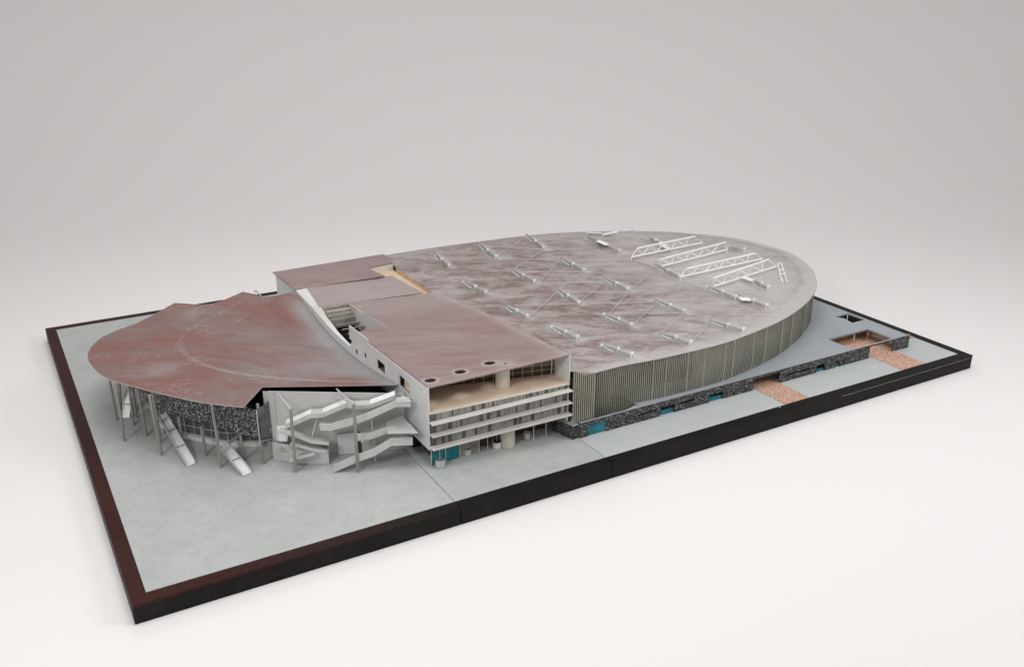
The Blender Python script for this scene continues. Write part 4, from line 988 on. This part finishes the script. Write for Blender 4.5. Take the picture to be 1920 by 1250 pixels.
WIRES = [((912,461),(1018,467.5),'M5','rear','R5','front'),((932,479),(984,445),'M5','front','R5','rear'),((932,483),(1048,488),'M5','front','R4','rear'),((964,504),(1016,470),'M4','rear','R5','front'),
 ((972,509),(1091,508.5),'M4','rear','R4','front'),((1048,489),(1012,529),'M4','front','R4','rear'),((1004,530),(1130,528.5),'M4','front','R3','rear'),((1090,510.5),(1048,542),'M3','rear','R4','front'),
 ((1055,546.5),(1177,547),'M3','rear','R3','front'),((993,592),(1040,551),'L3','front','M3','rear'),((965,571.5),(1226,566),'L3','rear','R2','rear'),((1088,565),(1130,530),'M3','front','R3','rear'),
 ((1144,586),(1178,548),'M2','rear','R3','front'),((1179,544),(1226,507),'R3','front','T4','rear'),((1188,607),(1226,571),'M2','front','R2','rear'),((1246,619),(1282,587),'M1','rear','R2','front'),
 ((1296,641),(1329,606),'M1','front','R1','rear'),((1152,588),(1280,586),'M2','rear','R2','front')]
for (a, b, fa, ea, fb, eb) in WIRES:
    p, q = P(*a, ZR+0.0085), P(*b, ZR+0.0085)
    l_ = 'wire from %s end of %s to %s end of %s' % (ea, nm(fa), eb, nm(fb))
    if (a, b) == ((1144,586),(1178,548)): l_ = 'slanting wire from rear end of middle-row second fin to front end of right-row middle fin'
    o = MB().tube(p, q, 0.0011, n=8).build('brace_wire', 'wire'); tag(o, l_, 'wire', 'thin wires strung between the roof fins')
TR = [((1184,482),(1317,455),(1195,465.5),(1302,443.5),9,'rearmost white lattice truss of the four on the oval roof'),
      ((1240,499),(1363,468),(1236,487),(1361,454),9,'second white lattice truss from the back on the oval roof'),
      ((1276,519),(1429,485),(1287,504),(1416,475),11,'third and longest white lattice truss from the back on the oval roof'),
      ((1338,537),(1456,499),(1337,522),(1441,486.5),9,'front white lattice truss, nearest the viewer on the oval roof')]
for i, (b0_, b1_, t0_, t1_, n, lb) in enumerate(TR):
    zb_ = ZR+0.010
    a, b = P(*b0_, zb_), P(*b1_, zb_); c, d = PP(*t0_, a, b), PP(*t1_, a, b)
    t = thing('roof_truss', ((a.x+b.x)/2, (a.y+b.y)/2, ZR), lb, 'truss', 'white trusses on the oval roof')
    r = 0.0031
    MB().tube(a, b, r, n=10).build('bottom_chord', 'truss', t); MB().tube(c, d, r, n=10).build('top_chord', 'truss', t)
    pts = []
    for k in range(n+1):
        f = k/n; pts.append(c.lerp(d, f) if k % 2 == 0 else a.lerp(b, (0.04+0.92*f)))
    pts[-1] = d
    for k in range(n): MB().tube(pts[k], pts[k+1], 0.0021, n=8).build('diagonal', 'truss', t)
    MB().tube(a, c, 0.0015, n=8).build('end_strut', 'truss', t)
    if (b-d).length > 0.006: MB().tube(b, d, 0.0015, n=8).build('end_strut', 'truss', t)
    for e in (a, b):
        MB().bar((e.x, e.y, z_oval(e.x, e.y)+0.0003), (e.x, e.y, e.z), 0.0028, 0.0028).build('foot', 'truss', t)
# gate-like frame at the right end of the front truss
a, b, c, d = P(1457,494,ZR+0.012), P(1466,531,ZR+0.001), P(1475,529,ZR+0.001), P(1464,494,ZR+0.012)
g = thing('roof_frame', (b.x, b.y, ZR), 'white ladder-like frame at the right end of the front truss', 'frame')
MB().slab([a, b], [a+V((0.004,0,0)), b+V((0.004,0,0))], (0,0,0.002)).build('side_leg', 'truss', g)
MB().slab([d, c], [d+V((0.004,0,0)), c+V((0.004,0,0))], (0,0,0.002)).build('side_leg', 'truss', g)
for f in (0.05, 0.38, 0.6):
    MB().bar(a.lerp(b, f)+V((0.003,0,0.003)), d.lerp(c, f)+V((0.003,0,0.003)), 0.006, 0.0015).build('rung', 'truss', g)
MB().bar(b+V((0.002,0,0)), b+V((0.002,0,0.012)), 0.0026, 0.0026).build('side_post', 'truss', g)
o = P(1262,493,ZR+0.001); o2 = V((o.x, o.y, ZR+0.024))
tag(MB().tube(o, o2, 0.0008, n=8).build('thin_post', 'wire'), 'thin grey post standing between the two rear trusses', 'post')
